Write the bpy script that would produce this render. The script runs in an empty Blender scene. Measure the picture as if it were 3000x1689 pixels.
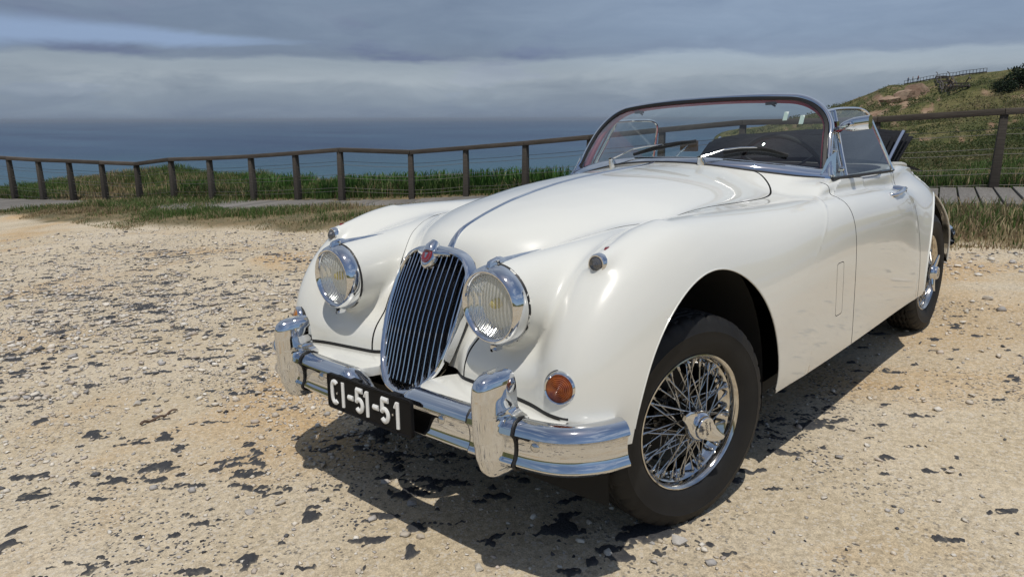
import bpy, bmesh, math, random
import numpy as np
from mathutils import Vector, Matrix

SC = bpy.context.scene
COL = SC.collection
R_ = math.radians

# ------------------------------------------------------------------ camera
# world: x runs along the car towards its nose, z is true vertical; the parking ground slopes by about 2.8 degrees
TILT = np.array([[0.99984784, 0.00079291, 0.01742628], [0.0, 0.99896645, -0.04545367], [-0.01744431, 0.04544676, 0.99881444]])
CAM_POS = np.array([1.83169177, 1.65845684, 1.24400653])
CAM_RIGHT = np.array([-0.68370758, 0.72974993, -0.00299869])
CAM_UP = np.array([-0.17179396, -0.15695851, 0.97254864])
CAM_FWD = np.array([-0.70924663, -0.66545403, -0.23268035])
cam = bpy.data.cameras.new('camera')
cam.sensor_fit = 'HORIZONTAL'
cam.sensor_width = 36.0
cam.lens = 36.0 * 2072.43 / 3000.0
cam.clip_start = 0.05
cam.clip_end = 200000.0
camo = bpy.data.objects.new('camera', cam)
COL.objects.link(camo)
camo.matrix_world = Matrix([[CAM_RIGHT[i], CAM_UP[i], -CAM_FWD[i], CAM_POS[i]] for i in range(3)] + [[0, 0, 0, 1]])
SC.camera = camo

# ------------------------------------------------------------------ sun, sky, exposure
SUN_CAR = np.array([0.25, 0.27, 1.0])
SUN = TILT @ SUN_CAR
SUN /= np.linalg.norm(SUN)
sl = bpy.data.lights.new('sun', 'SUN')
sl.energy = 3.0
sl.angle = R_(0.53)
sl.color = (1.0, 0.955, 0.88)
so = bpy.data.objects.new('sun', sl)
COL.objects.link(so)
so.rotation_euler = Vector(SUN).to_track_quat('Z', 'Y').to_euler()
SC.view_settings.view_transform = 'Standard'
SC.view_settings.look = 'None'
SC.view_settings.exposure = 0.0
SC.view_settings.gamma = 1.0
SC.view_settings.use_curve_mapping = False
SC.render.film_transparent = False
SC.cycles.use_denoising = True
SC.cycles.max_bounces = 10
SC.cycles.diffuse_bounces = 3
SC.cycles.glossy_bounces = 5
SC.cycles.transmission_bounces = 8
SC.cycles.transparent_max_bounces = 16
SC.cycles.sample_clamp_indirect = 6.0
SC.cycles.caustics_refractive = False
def build_world():
    w = bpy.data.worlds.new('World'); SC.world = w; w.use_nodes = True
    nt = w.node_tree; N = nt.nodes; L = nt.links; N.clear()
    out = N.new('ShaderNodeOutputWorld'); bg = N.new('ShaderNodeBackground'); L.new(bg.outputs[0], out.inputs[0])
    sky = N.new('ShaderNodeTexSky'); sky.sky_type = 'NISHITA'; sky.sun_disc = False
    sky.sun_elevation = math.asin(SUN[2]); sky.sun_rotation = math.atan2(SUN[0], SUN[1]); sky.altitude = 50; sky.air_density = 1.0; sky.dust_density = 0.6; sky.ozone_density = 1.5
    def math_(op, a, b=None, c=None, clamp=False):
        n = N.new('ShaderNodeMath'); n.operation = op; n.use_clamp = clamp
        for i, v in enumerate((a, b, c)):
            if v is None: continue
            if isinstance(v, (int, float)): n.inputs[i].default_value = v
            else: L.new(v, n.inputs[i])
        return n.outputs[0]
    def sstep(v, a, b):
        n = N.new('ShaderNodeMapRange'); n.interpolation_type = 'SMOOTHSTEP'; L.new(v, n.inputs['Value'])
        n.inputs['From Min'].default_value = a; n.inputs['From Max'].default_value = b; return n.outputs[0]
    tc = N.new('ShaderNodeTexCoord'); sep = N.new('ShaderNodeSeparateXYZ'); L.new(tc.outputs['Generated'], sep.inputs[0])
    x, y, z = sep.outputs
    sea = math_('ADD', math_('MULTIPLY', x, -.729), math_('MULTIPLY', y, -.684))
    lat = math_('ADD', math_('MULTIPLY', x, -.684), math_('MULTIPLY', y, .729))
    cmb = N.new('ShaderNodeCombineXYZ'); L.new(math_('MULTIPLY', lat, 1.0), cmb.inputs[0]); L.new(math_('MULTIPLY', sea, 1.0), cmb.inputs[1]); L.new(math_('MULTIPLY', z, 4.2), cmb.inputs[2])
    def noise(scale, detail, rough=.55, off=(0, 0, 0), dist=0.0):
        mp = N.new('ShaderNodeMapping'); L.new(cmb.outputs[0], mp.inputs['Vector']); mp.inputs['Location'].default_value = off
        n = N.new('ShaderNodeTexNoise'); n.inputs['Scale'].default_value = scale; n.inputs['Detail'].default_value = detail; n.inputs['Roughness'].default_value = rough; n.inputs['Distortion'].default_value = dist
        L.new(mp.outputs[0], n.inputs['Vector']); return n.outputs['Fac']
    n1 = noise(2.2, 7, .56, (3.1, 0, .4), .3); n2 = noise(6.5, 8, .6, (0, 2.0, 1.2), .5); n3 = noise(1.3, 3, .5, (7, 1, 2.2))
    # cover: the bank over the sea, broken cloud elsewhere
    cov = math_('ADD', math_('MULTIPLY', sstep(sea, -.25, .55), .75), math_('MULTIPLY', sstep(n1, .50, .66), .75), clamp=True)
    low = sstep(z, .22, .0)
    cov = math_('MAXIMUM', cov, math_('MULTIPLY', sstep(z, .10, .015), .96))
    cov = math_('MAXIMUM', cov, math_('MULTIPLY', math_('MULTIPLY', low, sstep(sea, .0, .5)), .99))
    cov = math_('MAXIMUM', cov, math_('MULTIPLY', low, .5))
    # a long blue opening low over the sea to the left
    gc = math_('ADD', .097, math_('MULTIPLY', math_('SUBTRACT', n1, .5), .02))
    gw = math_('MAXIMUM', math_('MULTIPLY', math_('SUBTRACT', -.22, lat), .048), .002)
    gz_ = math_('ABSOLUTE', math_('DIVIDE', math_('SUBTRACT', math_('ADD', z, math_('MULTIPLY', math_('SUBTRACT', n2, .5), .020)), gc), gw))
    gap = math_('MULTIPLY', math_('MULTIPLY', sstep(gz_, 1.5, .25), sstep(lat, -.22, -.40)), sstep(sea, .2, .5))
    # cloud tone: layers of darker grey blue with a paler, puffy row beneath
    ramp = N.new('ShaderNodeValToRGB'); L.new(math_('ADD', math_('MULTIPLY', z, 3.0), math_('ADD', math_('MULTIPLY', math_('SUBTRACT', n1, .5), .16), math_('MULTIPLY', math_('SUBTRACT', n2, .5), .12))), ramp.inputs[0])
    cr = ramp.color_ramp; cr.interpolation = 'EASE'
    pts = [(0.0, (.215, .270, .355)), (.085, (.235, .290, .365)), (.130, (.275, .330, .405)), (.165, (.345, .400, .470)), (.200, (.330, .385, .460)), (.240, (.165, .208, .310)), (.30, (.178, .228, .330)), (.45, (.200, .252, .350)), (.9, (.36, .41, .49))]
    cr.elements[0].position = pts[0][0]; cr.elements[0].color = (*pts[0][1], 1); cr.elements[1].position = pts[-1][0]; cr.elements[1].color = (*pts[-1][1], 1)
    for p, c in pts[1:-1]:
        e = cr.elements.new(p); e.color = (*c, 1)
    vary = N.new('ShaderNodeMix'); vary.data_type = 'RGBA'; vary.blend_type = 'MULTIPLY'; vary.inputs[0].default_value = 1.0
    vr = N.new('ShaderNodeValToRGB'); L.new(n2, vr.inputs[0]); vr.color_ramp.elements[0].position = .3; vr.color_ramp.elements[1].position = .72
    vr.color_ramp.elements[0].color = (.86, .87, .90, 1); vr.color_ramp.elements[1].color = (1.14, 1.13, 1.10, 1)
    L.new(ramp.outputs[0], vary.inputs[6]); L.new(vr.outputs[0], vary.inputs[7])
    skm = N.new('ShaderNodeMix'); skm.data_type = 'RGBA'; skm.blend_type = 'MULTIPLY'; skm.inputs[0].default_value = 1.0; L.new(sky.outputs[0], skm.inputs[6]); skm.inputs[7].default_value = (.065, .065, .065, 1)
    mix = N.new('ShaderNodeMix'); mix.data_type = 'RGBA'; L.new(cov, mix.inputs[0]); L.new(skm.outputs[2], mix.inputs[6]); L.new(vary.outputs[2], mix.inputs[7])
    # the opening shows pale blue sky; the cloud thins and brightens to the right
    gm = N.new('ShaderNodeMix'); gm.data_type = 'RGBA'; L.new(gap, gm.inputs[0]); L.new(mix.outputs[2], gm.inputs[6]); gm.inputs[7].default_value = (.275, .372, .545, 1)
    lt = math_('ADD', 1.0, math_('MULTIPLY', math_('MULTIPLY', sstep(lat, -.15, .30), sstep(z, .05, .09)), .28))
    lm = N.new('ShaderNodeMix'); lm.data_type = 'RGBA'; lm.blend_type = 'MULTIPLY'; lm.inputs[0].default_value = 1.0; L.new(gm.outputs[2], lm.inputs[6]); cl_ = N.new('ShaderNodeCombineXYZ'); [L.new(lt, cl_.inputs[k]) for k in range(3)]; L.new(cl_.outputs[0], lm.inputs[7])
    L.new(lm.outputs[2], bg.inputs['Color']); bg.inputs['Strength'].default_value = 1.0
build_world()


# ------------------------------------------------------------------ helpers
def link(o, parent=None):
    COL.objects.link(o)
    if parent is not None:
        o.parent = parent
    return o

def mesh_obj(name, V, F, mat, parent=None, smooth=True, normals=None, auto=None):
    me = bpy.data.meshes.new(name)
    V = np.asarray(V, dtype=np.float64)
    if isinstance(F, np.ndarray) and F.ndim == 2:
        nf, k = F.shape
        me.vertices.add(len(V)); me.vertices.foreach_set('co', V.astype(np.float32).ravel())
        me.loops.add(nf * k); me.loops.foreach_set('vertex_index', F.astype(np.int32).ravel())
        me.polygons.add(nf)
        me.polygons.foreach_set('loop_start', np.arange(0, nf * k, k, dtype=np.int32))
        me.update(calc_edges=True)
    else:
        me.from_pydata([tuple(v) for v in V], [], [tuple(int(i) for i in f) for f in F])
        me.update(calc_edges=True)
    if smooth:
        me.polygons.foreach_set('use_smooth', np.ones(len(me.polygons), dtype=bool))
    if normals is not None:
        me.normals_split_custom_set_from_vertices([tuple(n) for n in normals])
    elif auto is not None and smooth:
        me.set_sharp_from_angle(angle=R_(auto))
    if mat is not None:
        for m in (mat if isinstance(mat, (list, tuple)) else [mat]):
            me.materials.append(m)
    o = bpy.data.objects.new(name, me)
    return link(o, parent)

def empty(name, parent=None):
    o = bpy.data.objects.new(name, None)
    o.empty_display_size = 0.2
    return link(o, parent)

def tag(o, label=None, cat=None, group=None, kind=None):
    if label: o['label'] = label
    if cat: o['category'] = cat
    if group: o['group'] = group
    if kind: o['kind'] = kind
    return o

class MB:
    """collects polygons, builds one mesh"""
    def __init__(s): s.v = []; s.f = []; s.mi = []
    def add(s, V, F, mi=0):
        b = len(s.v); s.v += [tuple(map(float, p)) for p in V]
        s.f += [tuple(int(i) + b for i in f) for f in F]; s.mi += [mi] * len(F); return s
    def box(s, c, h, axes=None, taper=1.0, mi=0):
        c = np.array(c, float); A = np.eye(3) if axes is None else np.array(axes, float)
        P = []
        for sz in (-1, 1):
            t = taper if sz > 0 else 1.0
            for sx, sy in ((-1, -1), (1, -1), (1, 1), (-1, 1)):
                P.append(c + A[0] * h[0] * sx * t + A[1] * h[1] * sy * t + A[2] * h[2] * sz)
        return s.add(P, [(0, 3, 2, 1), (4, 5, 6, 7), (0, 1, 5, 4), (1, 2, 6, 5), (2, 3, 7, 6), (3, 0, 4, 7)], mi)
    def tube(s, pts, r, seg=10, closed=False, cap=True, flat=None, mi=0):
        pts = [np.array(p, float) for p in pts]; n = len(pts)
        rs = r if hasattr(r, '__len__') else [r] * n
        V = []; F = []
        up = None
        for i in range(n):
            a = pts[(i - 1) % n] if (closed or i > 0) else pts[i]; b = pts[(i + 1) % n] if (closed or i < n - 1) else pts[i]
            t = b - a; t /= (np.linalg.norm(t) + 1e-12)
            if up is None:
                up = np.array([0, 0, 1.0]) if abs(t[2]) < .9 else np.array([1.0, 0, 0])
            u = up - t * (up @ t); u /= np.linalg.norm(u); w = np.cross(t, u); up = u
            for k in range(seg):
                an = 2 * math.pi * k / seg
                fu = 1.0 if flat is None else flat
                V.append(pts[i] + rs[i] * (math.cos(an) * u * fu + math.sin(an) * w))
        m = n if closed else n - 1
        for i in range(m):
            for k in range(seg):
                a = i * seg + k; b = i * seg + (k + 1) % seg; j = (i + 1) % n
                F.append((a, b, j * seg + (k + 1) % seg, j * seg + k))
        if cap and not closed:
            F.append(tuple(range(seg))[::-1]); F.append(tuple((n - 1) * seg + k for k in range(seg)))
        return s.add(V, F, mi)
    def lathe(s, prof, o=(0, 0, 0), axis=(1, 0, 0), seg=32, mi=0, up=(0, 0, 1), a0=0.0, a1=2 * math.pi):
        """prof: list of (along axis, radius)"""
        o = np.array(o, float); A = np.array(axis, float); A /= np.linalg.norm(A)
        u = np.array(up, float); u -= A * (u @ A); u /= np.linalg.norm(u); w = np.cross(A, u)
        full = abs(a1 - a0 - 2 * math.pi) < 1e-6
        ns = seg if full else seg + 1
        V = []; F = []
        for h, r in prof:
            for k in range(ns):
                an = a0 + (a1 - a0) * k / seg
                V.append(o + A * h + r * (math.cos(an) * u + math.sin(an) * w))
        for i in range(len(prof) - 1):
            for k in range(seg):
                a = i * ns + k; b = i * ns + (k + 1) % ns
                F.append((a, b, b + ns, a + ns))
        return s.add(V, F, mi)
    def grid(s, P, mi=0, closed_u=False, closed_v=False):
        P = np.array(P, float); n, m = P.shape[:2]
        F = []
        for i in range(n if closed_u else n - 1):
            for j in range(m if closed_v else m - 1):
                a = i * m + j; b = i * m + (j + 1) % m; c = ((i + 1) % n) * m + (j + 1) % m; d = ((i + 1) % n) * m + j
                F.append((a, b, c, d))
        return s.add(P.reshape(-1, 3), F, mi)
    def build(s, name, mat, parent=None, smooth=True, auto=35, bevel=None, recalc=True):
        bm = bmesh.new()
        vs = [bm.verts.new(v) for v in s.v]
        for f, mi in zip(s.f, s.mi):
            if len(set(f)) < 3: continue
            try:
                fc = bm.faces.new([vs[i] for i in f]); fc.material_index = mi
            except ValueError: pass
        bmesh.ops.remove_doubles(bm, verts=bm.verts, dist=1e-6)
        if bevel:
            es = [e for e in bm.edges if len(e.link_faces) == 2 and e.calc_face_angle(0) > 0.6]
            bmesh.ops.bevel(bm, geom=es, offset=bevel, segments=2, affect='EDGES', profile=0.5)
        if recalc: bmesh.ops.recalc_face_normals(bm, faces=bm.faces)
        me = bpy.data.meshes.new(name); bm.to_mesh(me); bm.free()
        if smooth:
            me.polygons.foreach_set('use_smooth', np.ones(len(me.polygons), dtype=bool))
            if auto: me.set_sharp_from_angle(angle=R_(auto))
        for m in (mat if isinstance(mat, (list, tuple)) else [mat]): me.materials.append(m)
        return link(bpy.data.objects.new(name, me), parent)

def spl(pts, n=40, closed=False):
    """Catmull-Rom through points"""
    P = np.array(pts, float); m = len(P); out = []
    segs = m if closed else m - 1
    for i in range(segs):
        p1 = P[i]; p2 = P[(i + 1) % m]
        p0 = P[(i - 1) % m] if (closed or i > 0) else 2 * p1 - p2
        p3 = P[(i + 2) % m] if (closed or i < m - 2) else 2 * p2 - p1
        k = max(2, n // segs)
        for t in np.linspace(0, 1, k, endpoint=False):
            out.append(0.5 * (2 * p1 + (p2 - p0) * t + (2 * p0 - 5 * p1 + 4 * p2 - p3) * t * t + (3 * p1 - p0 - 3 * p2 + p3) * t ** 3))
    if not closed: out.append(P[-1])
    return np.array(out)
# ------------------------------------------------------------------ materials
def new_mat(name):
    m = bpy.data.materials.new(name); m.use_nodes = True
    nt = m.node_tree; return m, nt, nt.nodes['Principled BSDF']

def pbr(name, col, rough=0.5, metal=0.0, coat=0.0, spec=0.5, noise=None, bump=None):
    """noise = (scale, second colour, detail); bump = (scale, strength, distance)"""
    m, nt, b = new_mat(name)
    b.inputs['Base Color'].default_value = (*col, 1); b.inputs['Roughness'].default_value = rough
    b.inputs['Metallic'].default_value = metal; b.inputs['Coat Weight'].default_value = coat
    b.inputs['Coat Roughness'].default_value = 0.03
    b.inputs['Specular IOR Level'].default_value = spec
    tc = nt.nodes.new('ShaderNodeTexCoord')
    if noise:
        n = nt.nodes.new('ShaderNodeTexNoise'); n.inputs['Scale'].default_value = noise[0]; n.inputs['Detail'].default_value = noise[2] if len(noise) > 2 else 4
        nt.links.new(tc.outputs['Object'], n.inputs['Vector'])
        r = nt.nodes.new('ShaderNodeValToRGB'); r.color_ramp.elements[0].position = .3; r.color_ramp.elements[1].position = .7
        r.color_ramp.elements[0].color = (*col, 1); r.color_ramp.elements[1].color = (*noise[1], 1)
        nt.links.new(n.outputs['Fac'], r.inputs['Fac']); nt.links.new(r.outputs['Color'], b.inputs['Base Color'])
    if bump:
        n2 = nt.nodes.new('ShaderNodeTexNoise'); n2.inputs['Scale'].default_value = bump[0]; n2.inputs['Detail'].default_value = 5
        nt.links.new(tc.outputs['Object'], n2.inputs['Vector'])
        bp = nt.nodes.new('ShaderNodeBump'); bp.inputs['Strength'].default_value = bump[1]; bp.inputs['Distance'].default_value = bump[2]
        nt.links.new(n2.outputs['Fac'], bp.inputs['Height']); nt.links.new(bp.outputs['Normal'], b.inputs['Normal'])
    return m
# ------------------------------------------------------------------ car body surface (implicit, meshed)
def table(knots, sig=0.05, lo=-3.95, hi=0.85, step=0.004):
    k = np.array(sorted(knots)); xs = np.arange(lo - 0.4, hi + 0.4, step)
    v = np.interp(xs, k[:, 0], k[:, 1])
    w = int(4 * sig / step); g = np.exp(-0.5 * (np.arange(-w, w + 1) * step / sig) ** 2); g /= g.sum()
    v = np.convolve(np.pad(v, w, mode='edge'), g, 'valid')
    return lambda x: np.interp(x, xs, v)

t_ys = table([(-3.9, .64), (-2.5, .64), (-2.3, .70), (-2.0, .795), (-1.8, .812), (-1.1, .815), (-.5, .812), (0, .805), (.3, .80), (.6, .80)], .12)      # outer half width
t_zw = table([(-3.9, .52), (-2.6, .52), (-2.4, .68), (-2.1, .835), (-1.7, .880), (-1.1, .902), (-.7, .908), (-.35, .918), (-.1, .930), (.05, .932), (.6, .932)], .1)
t_bt = table([(-1.6, 1.02), (-1.15, 1.036), (-.96, 1.038), (-.711, 1.030), (-.558, 1.024), (-.401, 1.016), (-.254, 1.004), (-.118, .987), (.01, .966), (.13, .937), (.218, .909), (.30, .878), (.36, .852), (.45, .81), (.6, .75)], .03)
t_bw = table([(-1.7, .40), (-1.4, .52), (-1.2, .66), (-1.0, .725), (-.6, .72), (-.3, .69), (-.1, .62), (.05, .52), (.15, .43), (.25, .345), (.35, .275), (.45, .235), (.6, .22)], .05)
t_rz = table([(-3.9, .20), (-3.6, .40), (-3.4, .53), (-3.1, .685), (-2.8, .80), (-2.5, .892), (-2.3, .915), (-2.1, .908), (-1.9, .872), (-1.7, .79), (-1.5, .68), (-1.3, .55)], .07)
t_ry = table([(-3.9, .40), (-3.6, .52), (-3.4, .60), (-3.1, .71), (-2.8, .78), (-2.5, .818), (-2.2, .825), (-1.95, .81), (-1.75, .765), (-1.55, .70), (-1.3, .60)], .08)
t_kw = table([(-2.6, .60), (-2.1, .668), (-1.6, .688), (-1.1, .700), (-.8, .70), (-.5, .66)], .08)
t_kz = table([(-2.6, .90), (-2.25, .950), (-2.1, .944), (-1.6, .948), (-1.15, .967), (-1.02, .952), (-.9, .88), (-.75, .76), (-.6, .66)], .035)
t_tz = table([(-3.9, .30), (-3.7, .48), (-3.5, .62), (-3.2, .76), (-2.9, .86), (-2.6, .925), (-2.3, .955), (-2.0, .95)], .1)
GR_X = lambda z: 0.7095 - 0.44 * z + 0.012 * np.sin((z - .46) / .36 * np.pi)     # grille plane, leaning back

def sst(t):
    t = np.clip(t, 0, 1); return t * t * t * (t * (6 * t - 15) + 10)
def sq(n, *ts):
    s = 0
    for t in ts: s = s + np.abs(t) ** n
    return s ** (1.0 / n)

def p_wing(x, y, z):
    yc = .625 - .05 * sst((.1 - x) / 1.0); ys = t_ys(x)
    ty = np.where(y > yc, (y - yc) / (ys - yc), (yc - y) / (.20 + .07 * sst((.1 - x) / .9)))
    zc = .47; tz = np.where(z > zc, (z - zc) / (t_zw(x) - zc), (zc - z) / .30)
    tx = np.maximum(0, x) / .528
    n = 2.5 + 2.4 * sst((-x - .05) / 1.25)
    v = sq(n, ty, tz); v = (v ** 2.15 + tx ** 2.15) ** (1 / 2.15)
    return np.maximum(v, 1 + (-2.8 - x) / .3)
def p_bonnet(x, y, z):
    zc = .60; tz = np.where(z > zc, (z - zc) / (t_bt(x) - zc), 0 * z)
    w = t_bw(x)
    nb = 2.15 + .5 * sst((x + .25) / .55)
    a = sq(nb, y / w, tz)
    b = 1 + (x - GR_X(z) + .035 + .25 * y * y * 4) / .30
    k = .22; h = np.maximum(k - np.abs(a - b), 0) / k
    f = np.maximum(a, b) + h ** 3 * k / 6
    c = 1 + (-1.65 - x) / .3
    return np.maximum(f, c)
def p_pod(x, y, z):
    # bullet behind the headlamp
    ax = np.clip((.462 - x) / .9, 0, 1.2)
    yc = .380 + .12 * ax + .05 * ax ** 2; zc = .742 + .030 * ax - .9 * np.maximum(0, ax - .5) ** 2
    r = .1145 + .036 * ax
    front = np.maximum(0, x - .415) / .067
    return np.maximum(np.maximum(sq(2, (y - yc) / r, (z - zc) / r), 1 + (x - .474) / .12), 1 + (-.58 - x) / .2)
def p_front(x, y, z):
    xf = .40 + .085 * np.clip((y - .08) / .16, 0, 1) ** 2 * (3 - 2 * np.clip((y - .08) / .16, 0, 1)) + .028 * np.clip((y - .24) / .4, 0, 1)
    tx = np.maximum(0, x - .10) / (xf - .10)
    tz = np.where(z > .46, (z - .46) / .19, (.46 - z) / .40)
    ty = np.maximum(0, y - .35) / .40
    return np.maximum(sq(3.2, tx, tz, ty), 1 + (.0 - x) / .2)
def p_fill(x, y, z):
    return np.maximum(sq(4, np.maximum(0, x - .1) / .30, (y - .25) / .15, np.where(z > .5, (z - .5) / .22, (.5 - z) / .3)), 1 + (-.3 - x) / .2)
def p_cabin(x, y, z):
    w = t_kw(x); zt = t_kz(x)
    ty = y / w; zc = np.minimum(.875, zt - .03)
    tz = np.where(z > zc, (z - zc) / (zt - zc), 0 * z)
    a = sq(8.0, ty, tz)
    return np.maximum(np.maximum(a, 1 + (-2.5 - x) / .3), 1 + (x + .62) / .3)
def p_cowl(x, y, z):
    q = y / .648; d = x - (-.962 - .238 * np.abs(q) ** 2.1)
    df = np.sqrt(np.maximum(d, 0) ** 2 + .0004) - .02 + np.minimum(d, 0) * -.25
    zt = 1.043 - .075 * q * q - .010 - np.where(d > 0, .30 * df + 1.1 * df * df, .22 * df)
    f = 1 + (z - zt) / .3
    return np.maximum(np.maximum(f, 1 + (y - (t_kw(x) - .004)) / .3), np.maximum(1 + (x + .70) / .3, 1 + (-1.5 - x) / .3))
def p_rear(x, y, z):
    yc = .50; ys = t_ry(x)
    ty = np.where(y > yc, (y - yc) / (ys - yc), (yc - y) / .40)
    zc = .40; zt = np.maximum(t_rz(x), zc + .03); tz = np.where(z > zc, (z - zc) / (zt - zc), (zc - z) / .36)
    f = sq(2.5, ty, tz)
    return np.maximum(f, 1 + np.maximum(x + 1.25, -3.72 - x) / .3)
def p_tail(x, y, z):
    zc = .40; zt = np.maximum(t_tz(x), zc + .03)
    tz = np.where(z > zc, (z - zc) / (zt - zc), 0 * z)
    tx = np.maximum(0, -2.6 - x) / 1.12
    f = sq(2.4, y / .66, tz, tx)
    return np.maximum(f, 1 + (x + 2.05) / .3)
def cone(x, y, z, a, b, ra, rb):
    a = np.array(a); b = np.array(b); ab = b - a; L2 = ab @ ab
    t = np.clip(((x - a[0]) * ab[0] + (y - a[1]) * ab[1] + (z - a[2]) * ab[2]) / L2, 0, 1)
    return np.sqrt((x - a[0] - t * ab[0]) ** 2 + (y - a[1] - t * ab[1]) ** 2 + (z - a[2] - t * ab[2]) ** 2) - (ra + (rb - ra) * t)

def nd(fn, x, y, z, e=1.5e-3):
    v = fn(x, y, z)
    gx = (fn(x + e, y, z) - v); gy = (fn(x, y + e, z) - v); gz = (fn(x, y, z + e) - v)
    g = np.sqrt(gx * gx + gy * gy + gz * gz) / e
    return (v - 1) / np.maximum(g, .6)
def smin(a, b, k):
    h = np.maximum(k - np.abs(a - b), 0) / k
    return np.minimum(a, b) - h * h * h * k / 6
def body(x, y, z):
    y = np.abs(y)
    w = nd(p_wing, x, y, z); b = nd(p_bonnet, x, y, z); p = nd(p_pod, x, y, z); f = nd(p_front, x, y, z)
    k = nd(p_cabin, x, y, z); r = nd(p_rear, x, y, z); t = nd(p_tail, x, y, z)
    sl = cone(x, y, z, (.318, .62, .853), (.05, .622, .912), .030, .012)
    d = smin(w, f, .12)
    d = smin(d, p, .09)
    d = smin(d, nd(p_fill, x, y, z), .06)
    d = smin(d, sl, .05)
    d = smin(d, b, .07)
    d = smin(d, nd(p_cowl, x, y, z), .05)
    d = smin(d, k, .022)
    d = smin(d, smin(r, t, .12), .10)
    return d

def surface_nets(D, o, h):
    s = D < 0
    nx, ny, nz = D.shape
    c = np.zeros((nx - 1, ny - 1, nz - 1), int)
    for i in (0, 1):
        for j in (0, 1):
            for k in (0, 1): c += s[i:nx - 1 + i, j:ny - 1 + j, k:nz - 1 + k]
    act = (c > 0) & (c < 8)
    idx = -np.ones(act.shape, int); I = np.argwhere(act); idx[act] = np.arange(len(I))
    acc = np.zeros((len(I), 3)); cnt = np.zeros(len(I))
    corners = [(i, j, k) for i in (0, 1) for j in (0, 1) for k in (0, 1)]
    for a in corners:
        for ax in range(3):
            if a[ax]: continue
            b = list(a); b[ax] = 1
            da = D[I[:, 0] + a[0], I[:, 1] + a[1], I[:, 2] + a[2]]; db = D[I[:, 0] + b[0], I[:, 1] + b[1], I[:, 2] + b[2]]
            m = (da < 0) != (db < 0)
            t = np.where(m, da / np.where(m, da - db, 1), 0)
            P = np.tile(np.array(a, float), (len(I), 1)); P[:, ax] += t
            acc += P * m[:, None]; cnt += m
    V = (I + acc / cnt[:, None]) * h + o
    Q = []
    for ax in range(3):
        o1, o2 = [(1, 2), (2, 0), (0, 1)][ax]
        sl0 = [slice(1, -1)] * 3; sl0[ax] = slice(0, -1)
        sl1 = [slice(1, -1)] * 3; sl1[ax] = slice(1, None)
        a = s[tuple(sl0)]; b = s[tuple(sl1)]
        E = np.argwhere(a != b); flip = a[a != b]
        if not len(E): continue
        E = E.copy()
        for k in range(3):
            if k != ax: E[:, k] += 1
        def cell(d1, d2):
            C = E.copy(); C[:, o1] -= d1; C[:, o2] -= d2
            return idx[C[:, 0], C[:, 1], C[:, 2]]
        q = np.stack([cell(1, 1), cell(0, 1), cell(0, 0), cell(1, 0)], 1)
        q[~flip] = q[~flip][:, ::-1]
        Q.append(q)
    Q = np.concatenate(Q); Q = Q[(Q >= 0).all(1)]
    return V, Q

def grad(fn, P, e=2e-3):
    x, y, z = P.T
    g = np.stack([fn(x + e, y, z) - fn(x - e, y, z), fn(x, y + e, z) - fn(x, y - e, z), fn(x, y, z + e) - fn(x, y, z - e)], 1) / (2 * e)
    return g
def project(fn, P, n=3):
    for _ in range(n):
        d = fn(*P.T); g = grad(fn, P); gg = (g * g).sum(1)
        st = -(d / np.maximum(gg, .2))[:, None] * g
        L = np.linalg.norm(st, axis=1); st *= np.minimum(1, .02 / np.maximum(L, 1e-9))[:, None]
        P = P + st
    return P
def quad_subdiv(V, Q):
    E = np.sort(np.concatenate([Q[:, [0, 1]], Q[:, [1, 2]], Q[:, [2, 3]], Q[:, [3, 0]]]), axis=1)
    U, inv = np.unique(E, axis=0, return_inverse=True); inv = inv.reshape(4, -1)
    n = len(V); m = len(U)
    Vn = np.concatenate([V, V[U].mean(1), V[Q].mean(1)])
    e = n + inv; c = n + m + np.arange(len(Q))
    Qn = np.concatenate([np.stack([Q[:, i], e[i], c, e[(i - 1) % 4]], 1) for i in range(4)])
    return Vn, Qn

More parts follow.
